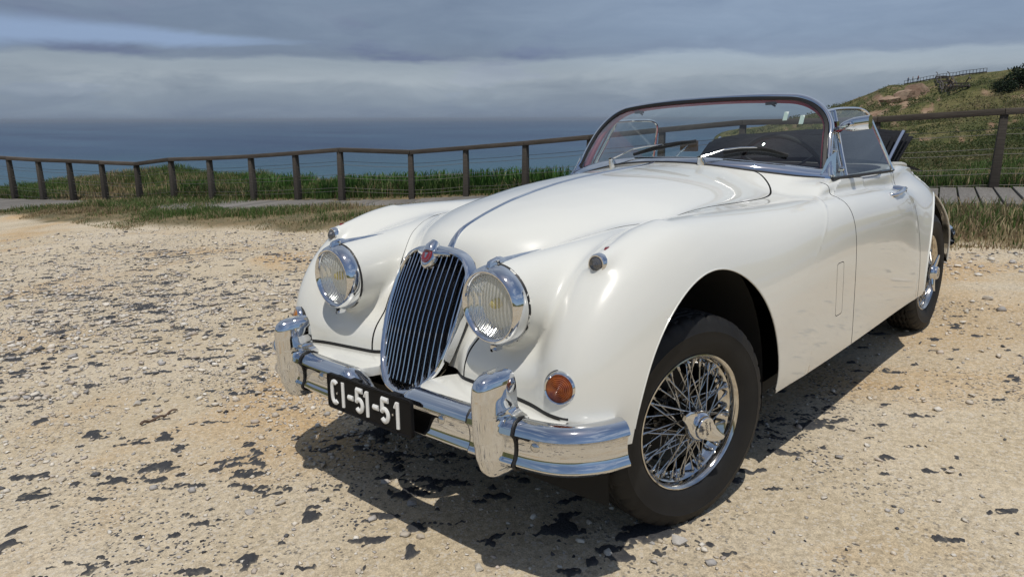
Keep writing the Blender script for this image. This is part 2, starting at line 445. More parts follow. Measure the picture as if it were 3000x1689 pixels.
class Surf:
    """triangle mesh with normals that can be cut along scalar fields"""
    def __init__(s, V, N, F, fold=None): s.V = V; s.N = N; s.F = F; s.fold = np.zeros(len(F), bool) if fold is None else fold
    def clip(s, g):
        """keep the part where g > 0 (g per vertex)"""
        g = np.where(np.abs(g) < 1e-9, 1e-9, g)
        V, N, F = s.V, s.N, s.F
        ins = g > 0; c = ins[F].sum(1)
        out = [F[c == 3]]
        E = {}
        newV = []; newN = []; base = len(V)
        def cut(a, b):
            k = (a, b) if a < b else (b, a)
            if k not in E:
                t = g[a] / (g[a] - g[b]); E[k] = base + len(newV)
                newV.append(V[a] * (1 - t) + V[b] * t); n = N[a] * (1 - t) + N[b] * t; newN.append(n / np.linalg.norm(n))
            return E[k]
        nf = []
        for f in F[(c == 1) | (c == 2)]:
            f = list(f); k = ins[f].sum()
            if k == 1:
                while not ins[f[0]]: f = f[1:] + f[:1]
                nf.append((f[0], cut(f[0], f[1]), cut(f[0], f[2])))
            else:
                while ins[f[0]]: f = f[1:] + f[:1]
                p = cut(f[0], f[1]); q = cut(f[0], f[2])
                nf.append((p, f[1], f[2])); nf.append((p, f[2], q))
        if nf: out.append(np.array(nf))
        F2 = np.concatenate(out)
        V2 = np.concatenate([V, np.array(newV).reshape(-1, 3)]); N2 = np.concatenate([N, np.array(newN).reshape(-1, 3)])
        u, inv = np.unique(F2, return_inverse=True)
        return Surf(V2[u], N2[u], inv.reshape(-1, 3))
    def mirror(s):
        n = len(s.V); m = np.array([1, -1, 1.0])
        return Surf(np.concatenate([s.V, s.V * m]), np.concatenate([s.N, s.N * m]), np.concatenate([s.F, s.F[:, ::-1] + n]), np.concatenate([s.fold, s.fold]))
    def boundary(s):
        E = np.concatenate([s.F[:, [0, 1]], s.F[:, [1, 2]], s.F[:, [2, 0]]])
        k = np.sort(E, 1); _, inv, cnt = np.unique(k, axis=0, return_inverse=True, return_counts=True)
        return E[cnt[inv.ravel()] == 1]
    def flange(s, depth, sel=None):
        """fold the open edges inwards along the normal"""
        B = s.boundary()
        if sel is not None: B = B[sel(s.V[B].mean(1))]
        n = len(s.V)
        u, inv = np.unique(B, return_inverse=True); inv = inv.reshape(-1, 2)
        a = s.V[u]; nn = s.N[u]
        # two rings: a tight turned edge, then the fold
        t = {}
        dp = depth(a) if callable(depth) else np.full(len(a), depth)
        V1 = a - nn * dp[:, None]
        # the flange faces outwards of the panel: side normal = tangent x normal
        tan = np.zeros_like(a)
        d = s.V[B[:, 1]] - s.V[B[:, 0]]; d /= np.maximum(np.linalg.norm(d, axis=1), 1e-9)[:, None]
        np.add.at(tan, inv[:, 0], d); np.add.at(tan, inv[:, 1], d)
        side = np.cross(tan, nn); side /= np.maximum(np.linalg.norm(side, axis=1), 1e-9)[:, None]
        m = len(u)
        V = np.concatenate([s.V, a, V1]); N = np.concatenate([s.N, side, side])
        i0 = n + inv[:, 0]; i1 = n + inv[:, 1]
        F = np.concatenate([s.F, np.stack([i1, i0, i0 + m], 1), np.stack([i1, i0 + m, i1 + m], 1)])
        return Surf(V, N, F, np.arange(len(F)) >= len(s.F))
    def obj(s, name, mat, parent):
        o = mesh_obj(name, s.V, s.F, mat, parent, True, normals=s.N)
        o.data.polygons.foreach_set('material_index', s.fold.astype(np.int32)); return o

HG = 0.02
gx = np.arange(-3.90, .66, HG); gy = np.arange(-.05, .90, HG); gz = np.arange(.22, 1.10, HG)
X, Y, Z = np.meshgrid(gx, gy, gz, indexing='ij')
DV = body(X.ravel(), Y.ravel(), Z.ravel()).reshape(X.shape)
BV, BQ = surface_nets(DV, np.array([gx[0], gy[0], gz[0]]), HG)
BV = project(body, BV, 3)
BV, BQ = quad_subdiv(BV, BQ)
BV = project(body, BV, 3)
BN = grad(body, BV); BN /= np.linalg.norm(BN, axis=1)[:, None]
half = Surf(BV, BN, np.concatenate([BQ[:, [0, 1, 2]], BQ[:, [0, 2, 3]]]))
half = half.clip(half.V[:, 1] - 0.0)
# ------------------------------------------------------------------ the car and its panels
M_PAINT = pbr('cream_white_paint', (.72, .715, .66), .30, coat=1.0, spec=.4)
M_CHROME = pbr('chrome', (.70, .71, .73), .045, metal=1.0)
M_CHROME_DULL = pbr('satin_chrome', (.62, .62, .62), .16, metal=1.0)
M_BLACK = pbr('black_rubber', (.012, .012, .013), .55)
M_UNDER = pbr('underseal', (.012, .012, .012), .9)
M_SHUT = pbr('shut_face', (.25, .25, .235), .6)

car = empty('vintage_car')
car.matrix_world = Matrix([list(r) + [0] for r in TILT] + [[0, 0, 0, 1]])
tag(car, 'cream white vintage convertible sports car with folded black hood and wire wheels', 'car')

def sdpoly(P, px, py):
    """signed distance to a closed polygon (positive inside)"""
    P = np.asarray(P, float); Q = np.roll(P, -1, 0)
    d2 = np.full(len(px), 1e9); ins = np.zeros(len(px), bool)
    for (ax, ay), (bx, by) in zip(P, Q):
        ex, ey = bx - ax, by - ay; L = ex * ex + ey * ey + 1e-18
        t = np.clip(((px - ax) * ex + (py - ay) * ey) / L, 0, 1)
        d2 = np.minimum(d2, (px - ax - t * ex) ** 2 + (py - ay - t * ey) ** 2)
        c = ((ay > py) != (by > py)); 
        with np.errstate(divide='ignore', invalid='ignore'):
            ins ^= c & (px < (bx - ax) * (py - ay) / (by - ay + 1e-18) + ax)
    return np.where(ins, 1, -1) * np.sqrt(d2)

def ell(cx, cz, a, b, x, z):
    """distance-like value outside an arch (ellipse above its centre, straight below)"""
    zz = np.maximum(z - cz, 0)
    v = np.sqrt(((x - cx) / a) ** 2 + (zz / b) ** 2)
    return (v - 1) * min(a, b)

half_l = half
x, y, z = half_l.V.T
zs = .497 - .045 * np.clip((y - .16) / .46, 0, 1)                      # lower edge of the front panel
low = np.where((x > .30) & (y < .645), z - zs, z - (.308 + .02 * np.clip((x - .38) / .1, 0, 1)))
inner = 1.0
ARCH_F = (0.0, .33, .395, .462); ARCH_R = (-2.585, .33, .470, .438)
half_l = half_l.clip(np.where(half_l.V[:, 0] < -.0, half_l.V[:, 2] - .308, 1.0))
x, y, z = half_l.V.T
half_l = half_l.clip(np.minimum(np.where(y > .30, ell(*ARCH_F, x, z), 1.0), np.where(y > .30, ell(*ARCH_R, x, z), 1.0)))
x, y, z = half_l.V.T
half_l = half_l.clip(1 - np.maximum(np.minimum(1, (x - .0) * 4) * 0, -1))
# front lower edge and the slot for the nose
x, y, z = half_l.V.T
zs = .507 - .012 * np.clip((y - .16) / .46, 0, 1)
g = np.where(x > 0, np.where(y < .70, z - zs - 1.2 * np.maximum(0, y - .63) * -1.0, z - .405), 1.0)
g = np.where((x > 0) & (y >= .63), z - np.maximum(.405, zs - (y - .63) * 3.0), g)
half_l = half_l.clip(g)
# cockpit opening
x, y, z = half_l.V.T
ck = (np.abs((x + 1.74) / .445) ** 6 + np.abs(y / .615) ** 6) ** (1 / 6.0) - 1
half_l = half_l.clip(np.where(z > .5, ck * .5, 1.0))

BON = [(.60, .212), (.48, .228), (.40, .243), (.33, .262), (.25, .30), (.15, .362), (0, .432), (-.3, .505), (-.55, .548), (-.72, .563), (-.85, .553), (-.945, .52), (-1.0, .467), (-1.02, .41), (-1.0, .32), (-.96, .18), (-.937, 0)]
BONP = spl(BON, 120)
BONP = np.concatenate([BONP, (BONP * [1, -1])[::-1][1:]])
GAP = .0036
x, y, z = half_l.V.T
gb = sdpoly(BONP, x, y)
gp = GAP * (1 - .80 * np.clip((x + .02) / .06, 0, 1) * np.clip((z - .74) / .05, 0, 1))
bonnet_h = half_l.clip(gb - gp)
rest = half_l.clip(-gb - gp)
# door
x, y, z = rest.V.T
gd = np.minimum(-1.080 - x, x + 2.012 - .02 * (z - .5))
gd = np.where(y > .62 + .03 * (x > -1.2), gd, -1.0)
door_h = rest.clip(gd - GAP * .8)
rest = rest.clip(-gd - GAP * .8)
# small vent flap behind the front wheel
x, y, z = rest.V.T
vc = np.maximum(np.abs(x + .911) - .022, np.abs(z - .567) - .088)
gv = .012 - np.sqrt(np.maximum(np.abs(x + .911) - .022, 0) ** 2 + np.maximum(np.abs(z - .567) - .088, 0) ** 2)
gv = np.where(y > .6, gv, -1.0)
flap_h = rest.clip(gv - .001)
rest = rest.clip(-gv - .0018)

def edge_depth(p):
    near = np.minimum(np.abs(ell(*ARCH_F, p[:, 0], p[:, 2])), np.abs(ell(*ARCH_R, p[:, 0], p[:, 2])))
    return np.where(near < .012, .005, .018)
def sides(surf, name, mat, both_mesh, depth=edge_depth):
    s2 = surf.flange(depth, sel=lambda c: np.abs(c[:, 1]) > 1e-3)
    if both_mesh:
        s2.mirror().obj(name, mat, car); return
    s2.obj(name, mat, car)
    m = np.array([1, -1, 1.0])
    Surf(s2.V * m, s2.N * m, s2.F[:, ::-1], s2.fold).obj(name, mat, car)
# added black shell beneath the shut lines: darkens the gaps, blocks light leaks
x, y, z = half_l.V.T
nearg = np.maximum.reduce([.07 - np.abs(sdpoly(BONP, x, y)), np.where(y > .45, .05 - np.minimum(np.abs(x + 1.08), np.abs(x + 2.012)), -1.0), np.where(y > .6, .05 - np.hypot(x + .911, (z - .567) * .4), -1.0)])
und = half_l.clip(nearg)
Surf(und.V - und.N * .016, und.N, und.F).mirror().obj('gap_shade_shell', M_UNDER, car)['kind'] = 'stuff'
M_FOLD_SHADE = pbr('fold_painted_shade', (.05, .05, .048), .8)  # turned panel edges coloured dark, standing in for the shade inside the gaps
sides(rest, 'body', [M_PAINT, M_FOLD_SHADE], True)
sides(bonnet_h, 'bonnet', [M_PAINT, M_FOLD_SHADE], True)
sides(door_h, 'door', [M_PAINT, M_FOLD_SHADE], False)
sides(flap_h, 'vent_flap', [M_PAINT, M_FOLD_SHADE], False, .006)
# ------------------------------------------------------------------ car details
def glass_mat(name, tint, refl=1.0, rough=0.0, flutes=False):
    m = bpy.data.materials.new(name); m.use_nodes = True; nt = m.node_tree; nt.nodes.clear()
    out = nt.nodes.new('ShaderNodeOutputMaterial'); mix = nt.nodes.new('ShaderNodeMixShader')
    tr = nt.nodes.new('ShaderNodeBsdfTransparent'); gl = nt.nodes.new('ShaderNodeBsdfGlossy'); lw = nt.nodes.new('ShaderNodeLayerWeight'); lw.inputs['Blend'].default_value = .5
    p5 = nt.nodes.new('ShaderNodeMath'); p5.operation = 'POWER'; p5.inputs[1].default_value = 4.6; ma = nt.nodes.new('ShaderNodeMath'); ma.operation = 'MULTIPLY_ADD'; ma.inputs[1].default_value = .90; ma.inputs[2].default_value = .065
    gl.inputs['Roughness'].default_value = rough
    tr.inputs['Color'].default_value = (*tint, 1); gl.inputs['Color'].default_value = (refl, refl, refl, 1)
    nt.links.new(lw.outputs['Facing'], p5.inputs[0]); nt.links.new(p5.outputs[0], ma.inputs[0]); nt.links.new(ma.outputs[0], mix.inputs[0]); nt.links.new(tr.outputs[0], mix.inputs[1]); nt.links.new(gl.outputs[0], mix.inputs[2])
    if flutes:
        tc = nt.nodes.new('ShaderNodeTexCoord'); wv = nt.nodes.new('ShaderNodeTexWave'); wv.bands_direction = 'Y'; wv.inputs['Scale'].default_value = 28; wv.inputs['Distortion'].default_value = .4
        bp = nt.nodes.new('ShaderNodeBump'); bp.inputs['Strength'].default_value = .45; bp.inputs['Distance'].default_value = .004
        nt.links.new(tc.outputs['Object'], wv.inputs['Vector']); nt.links.new(wv.outputs['Fac'], bp.inputs['Height']); nt.links.new(bp.outputs[0], gl.inputs['Normal'])
        df = nt.nodes.new('ShaderNodeBsdfDiffuse'); df.inputs['Color'].default_value = (.72, .72, .68, 1); m2 = nt.nodes.new('ShaderNodeMixShader'); vr = nt.nodes.new('ShaderNodeMath'); vr.operation = 'MULTIPLY_ADD'; vr.inputs[1].default_value = .34; vr.inputs[2].default_value = .10
        nt.links.new(wv.outputs['Fac'], vr.inputs[0]); nt.links.new(vr.outputs[0], m2.inputs[0]); nt.links.new(mix.outputs[0], m2.inputs[1]); nt.links.new(df.outputs[0], m2.inputs[2]); mix = m2
    nt.links.new(mix.outputs[0], out.inputs[0]); return m
M_GLASS = glass_mat('window_glass', (.80, .86, .84))
M_RED = pbr('red_leather', (.30, .022, .035), .45, bump=(180, .15, .002))
M_HOOD = pbr('black_hood_cloth', (.007, .0075, .010), .8, spec=.25, bump=(22, .8, .02))
M_DARKINT = pbr('dark_interior', (.014, .014, .016), .6)
M_WHITE = pbr('plate_white', (.82, .82, .80), .4)
M_PLATE = pbr('plate_black', (.006, .006, .007), .55, spec=.15)
M_BADGE = pbr('badge_red', (.20, .010, .014), .2, coat=1.0)
M_WOODBROWN = pbr('mirror_back_brown', (.10, .062, .045), .35)

def lens_mat(name, col, rings=0.0, flutes=False, rough=.08, trans=.75):
    m, nt, b = new_mat(name)
    b.inputs['Base Color'].default_value = (*col, 1); b.inputs['Roughness'].default_value = rough
    b.inputs['Transmission Weight'].default_value = trans; b.inputs['IOR'].default_value = 1.3
    tc = nt.nodes.new('ShaderNodeTexCoord')
    bp = nt.nodes.new('ShaderNodeBump'); bp.inputs['Strength'].default_value = .5; bp.inputs['Distance'].default_value = .004
    wv = nt.nodes.new('ShaderNodeTexWave'); wv.wave_type = 'BANDS'; wv.bands_direction = 'Y'
    wv.inputs['Scale'].default_value = 32; wv.inputs['Distortion'].default_value = 1.2; wv.inputs['Detail'].default_value = 1
    nt.links.new(tc.outputs['Object'], wv.inputs['Vector']); nt.links.new(wv.outputs['Fac'], bp.inputs['Height'])
    if flutes: nt.links.new(bp.outputs['Normal'], b.inputs['Normal'])
    return m
M_HLENS = glass_mat('headlamp_lens_glass', (.93, .95, .94), rough=.02, flutes=True)
M_AMBER = pbr('amber_lens', (.42, .165, .012), .22, coat=1.0, noise=(70, (.24, .075, .006), 2))
M_AMBER2 = pbr('orange_red_lens', (.30, .078, .014), .22, coat=1.0, noise=(70, (.16, .032, .008), 2))
M_SLENS = pbr('grey_lens', (.10, .10, .105), .10, coat=1.0, metal=.3)
M_YELLOW = pbr('yellow_bulb', (.55, .42, .02), .2)
M_REFL = lens_mat('lamp_reflector', (.93, .93, .93), flutes=True, rough=.16, trans=0.0)
M_REFL.node_tree.nodes['Principled BSDF'].inputs['Metallic'].default_value = 1.0

def top_z(xv, yv=0.0, lo=.4, hi=1.2):
    xv = np.atleast_1d(np.asarray(xv, float)); yv = np.broadcast_to(yv, xv.shape).astype(float)
    a = np.full(xv.shape, lo); b = np.full(xv.shape, hi)
    for _ in range(22):
        m = (a + b) / 2; d = body(xv, yv, m); a = np.where(d < 0, m, a); b = np.where(d < 0, b, m)
    return (a + b) / 2
def both(fn):
    for s in (1, -1): fn(s)
def S(p, s): return (p[0], p[1] * s, p[2])

# ---- grille
GZ = [.428, .44, .46, .50, .54, .58, .62, .66, .70, .74, .78, .81, .832, .846, .852]
GW = [.000, .060, .092, .128, .146, .156, .163, .167, .168, .166, .159, .141, .115, .070, .000]
def gx_edge(z): return np.interp(z, [.43, .46, .50, .54, .58, .62, .66, .70, .74, .78, .82, .855], [.518, .508, .493, .480, .466, .451, .434, .414, .394, .371, .347, .328])
def g_half(z): return np.interp(z, GZ, GW)
def gsurf(y, z): return gx_edge(z) + .036 * (1 - np.minimum(1, (y / .168) ** 2))
outl = spl([(w, z) for w, z in zip(GW, GZ)], 90)
outl[:, 0] = np.maximum(outl[:, 0], 0)
loop = np.concatenate([outl, (outl * [-1, 1])[::-1][1:-1]])
grille = empty('grille', car)
mb = MB(); L = [np.array([gsurf(y, z) + .004, y, z]) for y, z in loop]
n = len(L); ring = []
for i in range(n):
    t = L[(i + 1) % n] - L[i - 1]; t /= np.linalg.norm(t)
    c = np.array([.45, 0, .645]); out = L[i] - c; out[0] *= .2; out -= t * (out @ t); out /= np.linalg.norm(out)
    f = np.cross(t, out); f = f if f[0] > 0 else -f
    pr = [(-.008, -.030), (-.008, .000), (-.005, .006), (.000, .009), (.005, .007), (.008, .002), (.009, -.006), (.009, -.03)]
    ring.append([L[i] + out * a + f * b for a, b in pr])
mb.grid(ring, closed_u=True)
mb.build('grille_surround', M_CHROME, grille)
NB = 15
for i in range(NB):
    yb = -.148 + .296 * i / (NB - 1)
    zz = np.linspace(.432, .85, 60); zz = zz[g_half(zz) > abs(yb) + .004]
    ring = []
    for zc in np.linspace(zz[0] - .004, zz[-1] + .004, 30):
        xc = gsurf(yb, zc) - .004
        ring.append([(xc - .018, yb - .0015, zc), (xc - .004, yb - .0034, zc), (xc + .004, yb - .0022, zc), (xc + .006, yb, zc), (xc + .004, yb + .0022, zc), (xc - .004, yb + .0034, zc), (xc - .018, yb + .0015, zc)])
    mb = MB(); mb.grid(ring); mb.build('grille_bar', M_CHROME, grille)
mb = MB(); P = []
for z in np.linspace(.435, .848, 24):
    P.append([(gsurf(t * g_half(z), z) - .034, t * (g_half(z) + .004), z) for t in np.linspace(-1, 1, 12)])
mb.grid(P); mb.build('grille_backing', pbr('grille_dark', (.006, .006, .009), .5), grille)
# badge
bc = np.array([gsurf(0, .832) + .012, 0, .832]); bax = np.array([.86, 0, .50]); bax /= np.linalg.norm(bax); bup = np.array([-bax[2], 0, bax[0]])
badge = empty('badge', car)
mb = MB()
P = []
for h, k in ((-.02, 1.0), (.004, 1.0), (.010, .9), (.012, .78)):
    P.append([bc + bax * h + bup * (np.cos(a) * .035 * k * (1.0 if np.cos(a) > 0 else 1.25)) + np.array([0, 1, 0]) * np.sin(a) * .031 * k for a in np.linspace(0, 2 * math.pi, 40, endpoint=False)])
mb.grid(P, closed_v=True)
mb.add([bc + bax * .012 + bup * (np.cos(a) * .035 * .78 * (1.0 if np.cos(a) > 0 else 1.25)) + np.array([0, 1, 0]) * np.sin(a) * .031 * .78 for a in np.linspace(0, 2 * math.pi, 40, endpoint=False)], [tuple(range(40))])
# wings of the badge onto the surround, and the fin running up to the bonnet strip
for s in (1, -1):
    mb.tube([bc + [-.004, s * .02, .004], bc + [-.008, s * .05, .010], bc + [-.022, s * .075, .006]], [.014, .011, .008], 10)
mb.tube([bc + bup * .015, bc + bup * .03 + bax * .002, bc + bup * .048 - bax * .004], [.026, .021, .014], 12)
mb.build('badge_mount', M_CHROME, badge)
mb = MB(); mb.lathe([(.0125, .0235), (.0155, .0225), (.0170, .013), (.0172, 0.0001)], bc + bup * -.004, bax, 36); mb.build('badge_disc', M_BADGE, badge)
mb = MB(); mb.lathe([(.0155, .0190), (.0172, .0190), (.0172, .0180), (.0155, .0180)], bc + bup * -.004, bax, 36)
rr = random.Random(3)
bo = bc + bup * -.004 + bax * .0174
for yy, uu, w_, h_ in ((0, .004, .0062, .0045), (0, -.003, .0045, .0035), (.0055, .0065, .0022, .0022), (-.0055, .0065, .0022, .0022), (0, -.0075, .003, .0016)):
    mb.add([bo + bup * (uu + math.sin(a) * h_) + np.array([0, yy + math.cos(a) * w_, 0]) for a in np.linspace(0, 2 * math.pi, 10, endpoint=False)], [tuple(range(10))])
mb.build('badge_emblem', M_CHROME_DULL, badge)

# ---- bonnet strip
xs = np.linspace(.352, -.945, 80); mb = MB()
zt = top_z(xs)
P = []
for xv, zv in zip(xs, zt):
    t_ = max(0, (xv - .21) / .142); w_ = 1 + 3.2 * t_ ** 1.6; h_ = 1 + 1.6 * t_
    P.append([(xv, .0065 * w_, zv - .004), (xv, .0050 * w_, zv + .003 * h_), (xv, .002 * w_, zv + .0058 * h_), (xv, -.002 * w_, zv + .0058 * h_), (xv, -.0050 * w_, zv + .003 * h_), (xv, -.0065 * w_, zv - .004)])
mb.grid(P); mb.build('bonnet_strip', M_CHROME, car)

# ---- headlamps with their spears
HX, HY, HZ = .505, .380, .742
def headlamp(s):
    h = empty('headlamp', car); o = np.array([HX, HY * s, HZ])
    mb = MB()
    mb.lathe([(-.034, .1110), (-.027, .1140), (-.012, .1130), (.001, .1085), (.0095, .1030), (.0135, .0985), (.0138, .0955), (.0105, .0910), (.003, .0878), (.0, .0865)], o, (1, 0, 0), 72)
    # peak on top, catch below
    mb.box(o + [-.014, 0, .1150], (.018, .009, .009), taper=.55)
    mb.tube([o + [.004, 0, .108], o + [-.012, 0, .121], o + [-.036, 0, .125]], [.004, .007, .008], 8)
    mb.box(o + [-.014, 0, -.1180], (.012, .011, .007)); mb.tube([o + [-.006, 0, -.121], o + [.006, 0, -.123]], .005, 8)
    mb.build('bezel', M_CHROME, h)
    mb = MB(); mb.lathe([(-.036, .1110), (-.0375, .1145), (-.035, .1148), (-.030, .1120)], o, (1, 0, 0), 60); mb.build('gasket', M_BLACK, h)
    mb = MB(); r0 = .0865
    mb.lathe([(.001 + .018 * (1 - (r / r0) ** 2), max(r, 1e-4)) for r in np.linspace(r0, 0, 14)], o, (1, 0, 0), 60); mb.build('lens', M_HLENS, h)
    mb = MB(); mb.lathe([(-.001 - .070 * (1 - (r / r0) ** 2), max(r, 1e-4)) for r in np.linspace(r0, 0, 14)], o, (1, 0, 0), 60); mb.build('reflector', M_REFL, h)
    mb = MB(); mb.lathe([(-.070, .012), (-.040, .0153), (-.032, .015), (-.012, .014), (-.004, .008), (-.002, .0001)], o + [0, 0, .004], (1, 0, 0), 24); mb.build('bulb', M_YELLOW, h)
    mb = MB()
    P = []
    xs = np.linspace(.470, .285, 16)
    for i, xv in enumerate(xs):
        t = i / 15; w = .0105 * (1 - t) ** .8 + .0006; yv = (HY - .004 * t) * s
        zv = top_z([xv], abs(yv))[0] if xv < .455 else .862
        hgt = .011 * (1 - t) + .001
        P.append([(xv, yv + w, zv - .004), (xv, yv + w * .6, zv + hgt * .6), (xv, yv, zv + hgt), (xv, yv - w * .6, zv + hgt * .6), (xv, yv - w, zv - .004)])
    mb.grid(P); mb.build('spear', M_CHROME, h)
both(headlamp)

# ---- side lamps on the wing crests
def sidelamp(s):
    h = empty('side_lamp', car); o = np.array([.338, .62 * s, .853]); ax = np.array([.985, 0, .05])
    mb = MB(); mb.lathe([(-.020, .0285), (-.012, .0295), (.006, .0275), (.010, .0245), (.010, .0215), (.004, .0205)], o, ax, 40); mb.build('rim', M_CHROME, h)
    mb = MB(); mb.lathe([(-.022, .0300), (-.018, .0312), (-.013, .0300)], o, ax, 40); mb.build('gasket', M_BLACK, h)
    pr = []
    for i in range(13):
        r = .0212 * (1 - i / 12); base = .006 + .016 * (1 - (r / .0212) ** 2); pr.append((base + (.0018 if i % 2 else 0), max(r, 1e-4)))
    mb = MB(); mb.lathe(pr, o, ax, 36); mb.build('lens', M_SLENS, h)
    p = np.array([.302, .62 * s, float(top_z([.302], .62)[0])])
    mb = MB(); mb.add([p + [.007, -.003, -.002], p + [.007, .003, -.002], p + [-.014, .0025, .001], p + [-.014, -.0025, .001], p + [.003, 0, .006], p + [-.015, 0, .0045]], [(0, 1, 4), (1, 2, 5, 4), (3, 0, 4, 5), (2, 3, 5)])
    mb.build('telltale', M_BADGE, h)
both(sidelamp)

# ---- indicators
def indicator(s):
    h = empty('indicator', car)
    o = np.array([.520, .628 * s, .566]); ax = np.array([.93, .30 * s, .12])
    mb = MB(); mb.lathe([(-.028, .046), (-.020, .047), (-.008, .047), (-.006, .044)], o, ax, 40); mb.build('gasket', M_BLACK, h)
    mb = MB(); mb.lathe([(-.014, .0445), (-.004, .0450), (.006, .0420), (.010, .0385), (.008, .0355), (.003, .0345)], o, ax, 48); mb.build('bezel', M_CHROME, h)
    pr = []
    for i in range(17):
        r = .035 * (1 - i / 16); pr.append((.006 + .010 * (1 - (r / .035) ** 2) + (.0022 if i % 2 else 0), max(r, 1e-4)))
    mb = MB(); mb.lathe(pr, o, ax, 40)
    ob = mb.build('lens', M_AMBER2 if s > 0 else M_AMBER, h)
    mb = MB(); mb.lathe([(-.012, .034), (-.012, .0001)], o, ax, 24); mb.build('reflector', M_REFL, h)
both(indicator)

# ---- front bumper
BP = spl([(0, .632), (.30, .630), (.42, .625), (.54, .616), (.62, .605), (.67, .589), (.707, .564), (.737, .530), (.758, .493), (.774, .450)], 64)
def bumper_ring(y, x, tx, ty, dz=0.0, grow=0.0, zmid=.4425):
    nn = np.array([ty, -tx])  # outward (x, y)
    pr = [(-.050, .482), (-.032, .493), (-.012, .498), (.008, .493), (.019, .481), (.0245, .466), (.0215, .4635), (.0145, .455), (.0110, .440), (.0105, .424), (.0120, .411), (.0160, .399), (.0235, .389), (.0240, .384), (.0160, .374), (.000, .367), (-.022, .365)]
    return [(x + nn[0] * (o + grow), y + nn[1] * (o + grow), zmid + (z - zmid) * (1 + grow * 14) + dz) for o, z in pr]
def bumper_path():
    full = np.concatenate([(BP * [-1, 1])[::-1][:-1], BP])
    T = np.gradient(full, axis=0); T /= np.linalg.norm(T, axis=1)[:, None]
    return full, T
full, T = bumper_path()
bump = empty('front_bumper', car)
def bdip(y):
    t = np.clip((.165 - abs(y)) / .09, 0, 1); return -.050 * t * t * (3 - 2 * t)
mb = MB(); P = []
dense_y = np.unique(np.concatenate([full[:, 0], np.linspace(-.2, .2, 41)]))
order = np.argsort(full[:, 0]) if np.all(np.diff(full[:, 0]) > 0) else None
ar = np.concatenate([[0], np.cumsum(np.linalg.norm(np.diff(full, axis=0), axis=1))])
sv = np.unique(np.concatenate([ar, np.linspace(ar[-1] / 2 - .22, ar[-1] / 2 + .22, 45)]))
FX = np.stack([np.interp(sv, ar, full[:, 0]), np.interp(sv, ar, full[:, 1])], 1)
TX = np.gradient(FX, axis=0); TX /= np.linalg.norm(TX, axis=1)[:, None]
for (yv, xv), (ty, tx) in zip(FX, TX):
    t = -bdip(yv) / .05; P.append([(q[0] - .012 * t, q[1], .365 + (q[2] - .365) * (1 - .50 * t)) for q in bumper_ring(yv, xv, tx, ty)])
mb.grid(P); mb.build('bar', M_CHROME, bump, auto=40)
for yb in (-.62, -.291, .291, .62):
    i = np.argmin(abs(FX[:, 0] - yb)); ty, tx = TX[i]; nn = np.array([ty, -tx])
    o = np.array([FX[i, 1] + nn[0] * .011, FX[i, 0] + nn[1] * .011, .4405])
    mb = MB(); mb.lathe([(-.004, .0153), (.003, .012), (.0065, .008), (.0075, .0001)], o, (nn[0], nn[1], 0), 20); mb.build('bolt', M_CHROME_DULL, bump)
def overrider(s):
    h = empty('overrider', car); y0 = .490
    prof = [(.330, .640, .022, .612), (.338, .658, .030, .600), (.355, .672, .035, .592), (.39, .684, .039, .585), (.44, .689, .0410, .582), (.50, .690, .0410, .58), (.55, .689, .0400, .58), (.580, .685, .038, .585), (.596, .676, .034, .592), (.607, .660, .026, .602), (.612, .636, .010, .612)]
    P = []
    for z, xf, hw, xb in prof:
        row = []
        for a in np.linspace(-math.pi / 2, math.pi / 2, 19):
            ca, sa = max(0, math.cos(a)), math.sin(a)
            row.append((xb + (xf - xb) * ca ** .62, (y0 + hw * np.sign(sa) * abs(sa) ** .75) * s, z))
        row = [(xb - .03, row[0][1], z)] + row + [(xb - .03, row[-1][1], z)]
        P.append(row)
    PZ, PX, PW, PB = [np.array(c) for c in zip(*prof)]
    bz = np.array([.365, .367, .374, .384, .389, .399, .411, .424, .440, .455, .4635, .466, .481, .493, .498])
    bo = np.array([-.022, .000, .016, .024, .0235, .016, .012, .0105, .011, .0145, .0215, .0245, .019, .008, -.012])
    zs = np.unique(np.concatenate([np.linspace(.3305, .612, 54), bz]))
    P = []
    for z in zs:
        hw_ = np.interp(z, PZ, PW); xf = np.interp(z, PZ, PX)
        D = hw_ + .034 * (math.exp(-((z - .498) / .007) ** 1.2) if z > .498 else (math.exp(-(.365 - z) / .006) if z < .365 else 1.0))
        row = []
        for d in np.linspace(-1, 1, 41) * D:
            t = min(1, abs(d) / hw_); xo = .60 + (xf - .60) * max(0, 1 - t ** 2.6) ** .55
            xb = np.interp(y0 + d, BP[:, 0], BP[:, 1]) + np.interp(z, bz, bo, left=-.04, right=-.012 + .1 * max(0, z - .498)) + .0065
            xb = max(xb, .59); k = .02; h_ = max(k - abs(xo - xb), 0) / k
            row.append((max(xo, xb) + h_ ** 3 * k / 6, (y0 + d) * s, z))
        e0, e1 = row[0], row[-1]
        P.append([(.575, e0[1], z)] + row + [(.575, e1[1], z)])
    mb = MB(); mb.grid(P)
    for d in (-1, 1):
        yv = y0 + d * .0745; i = np.argmin(abs(FX[:, 0] - yv)); ty, tx = TX[i]
        rg = bumper_ring(yv, np.interp(yv, BP[:, 0], BP[:, 1]), tx, ty, 0, .003)
        pm = MB(); pm.tube([(q[0], q[1] * s, q[2]) for q in rg], .0040, 8); pm.build('piping', M_BLACK, h)
    mb.build('overrider_body', M_CHROME, h, auto=60)
both(overrider)

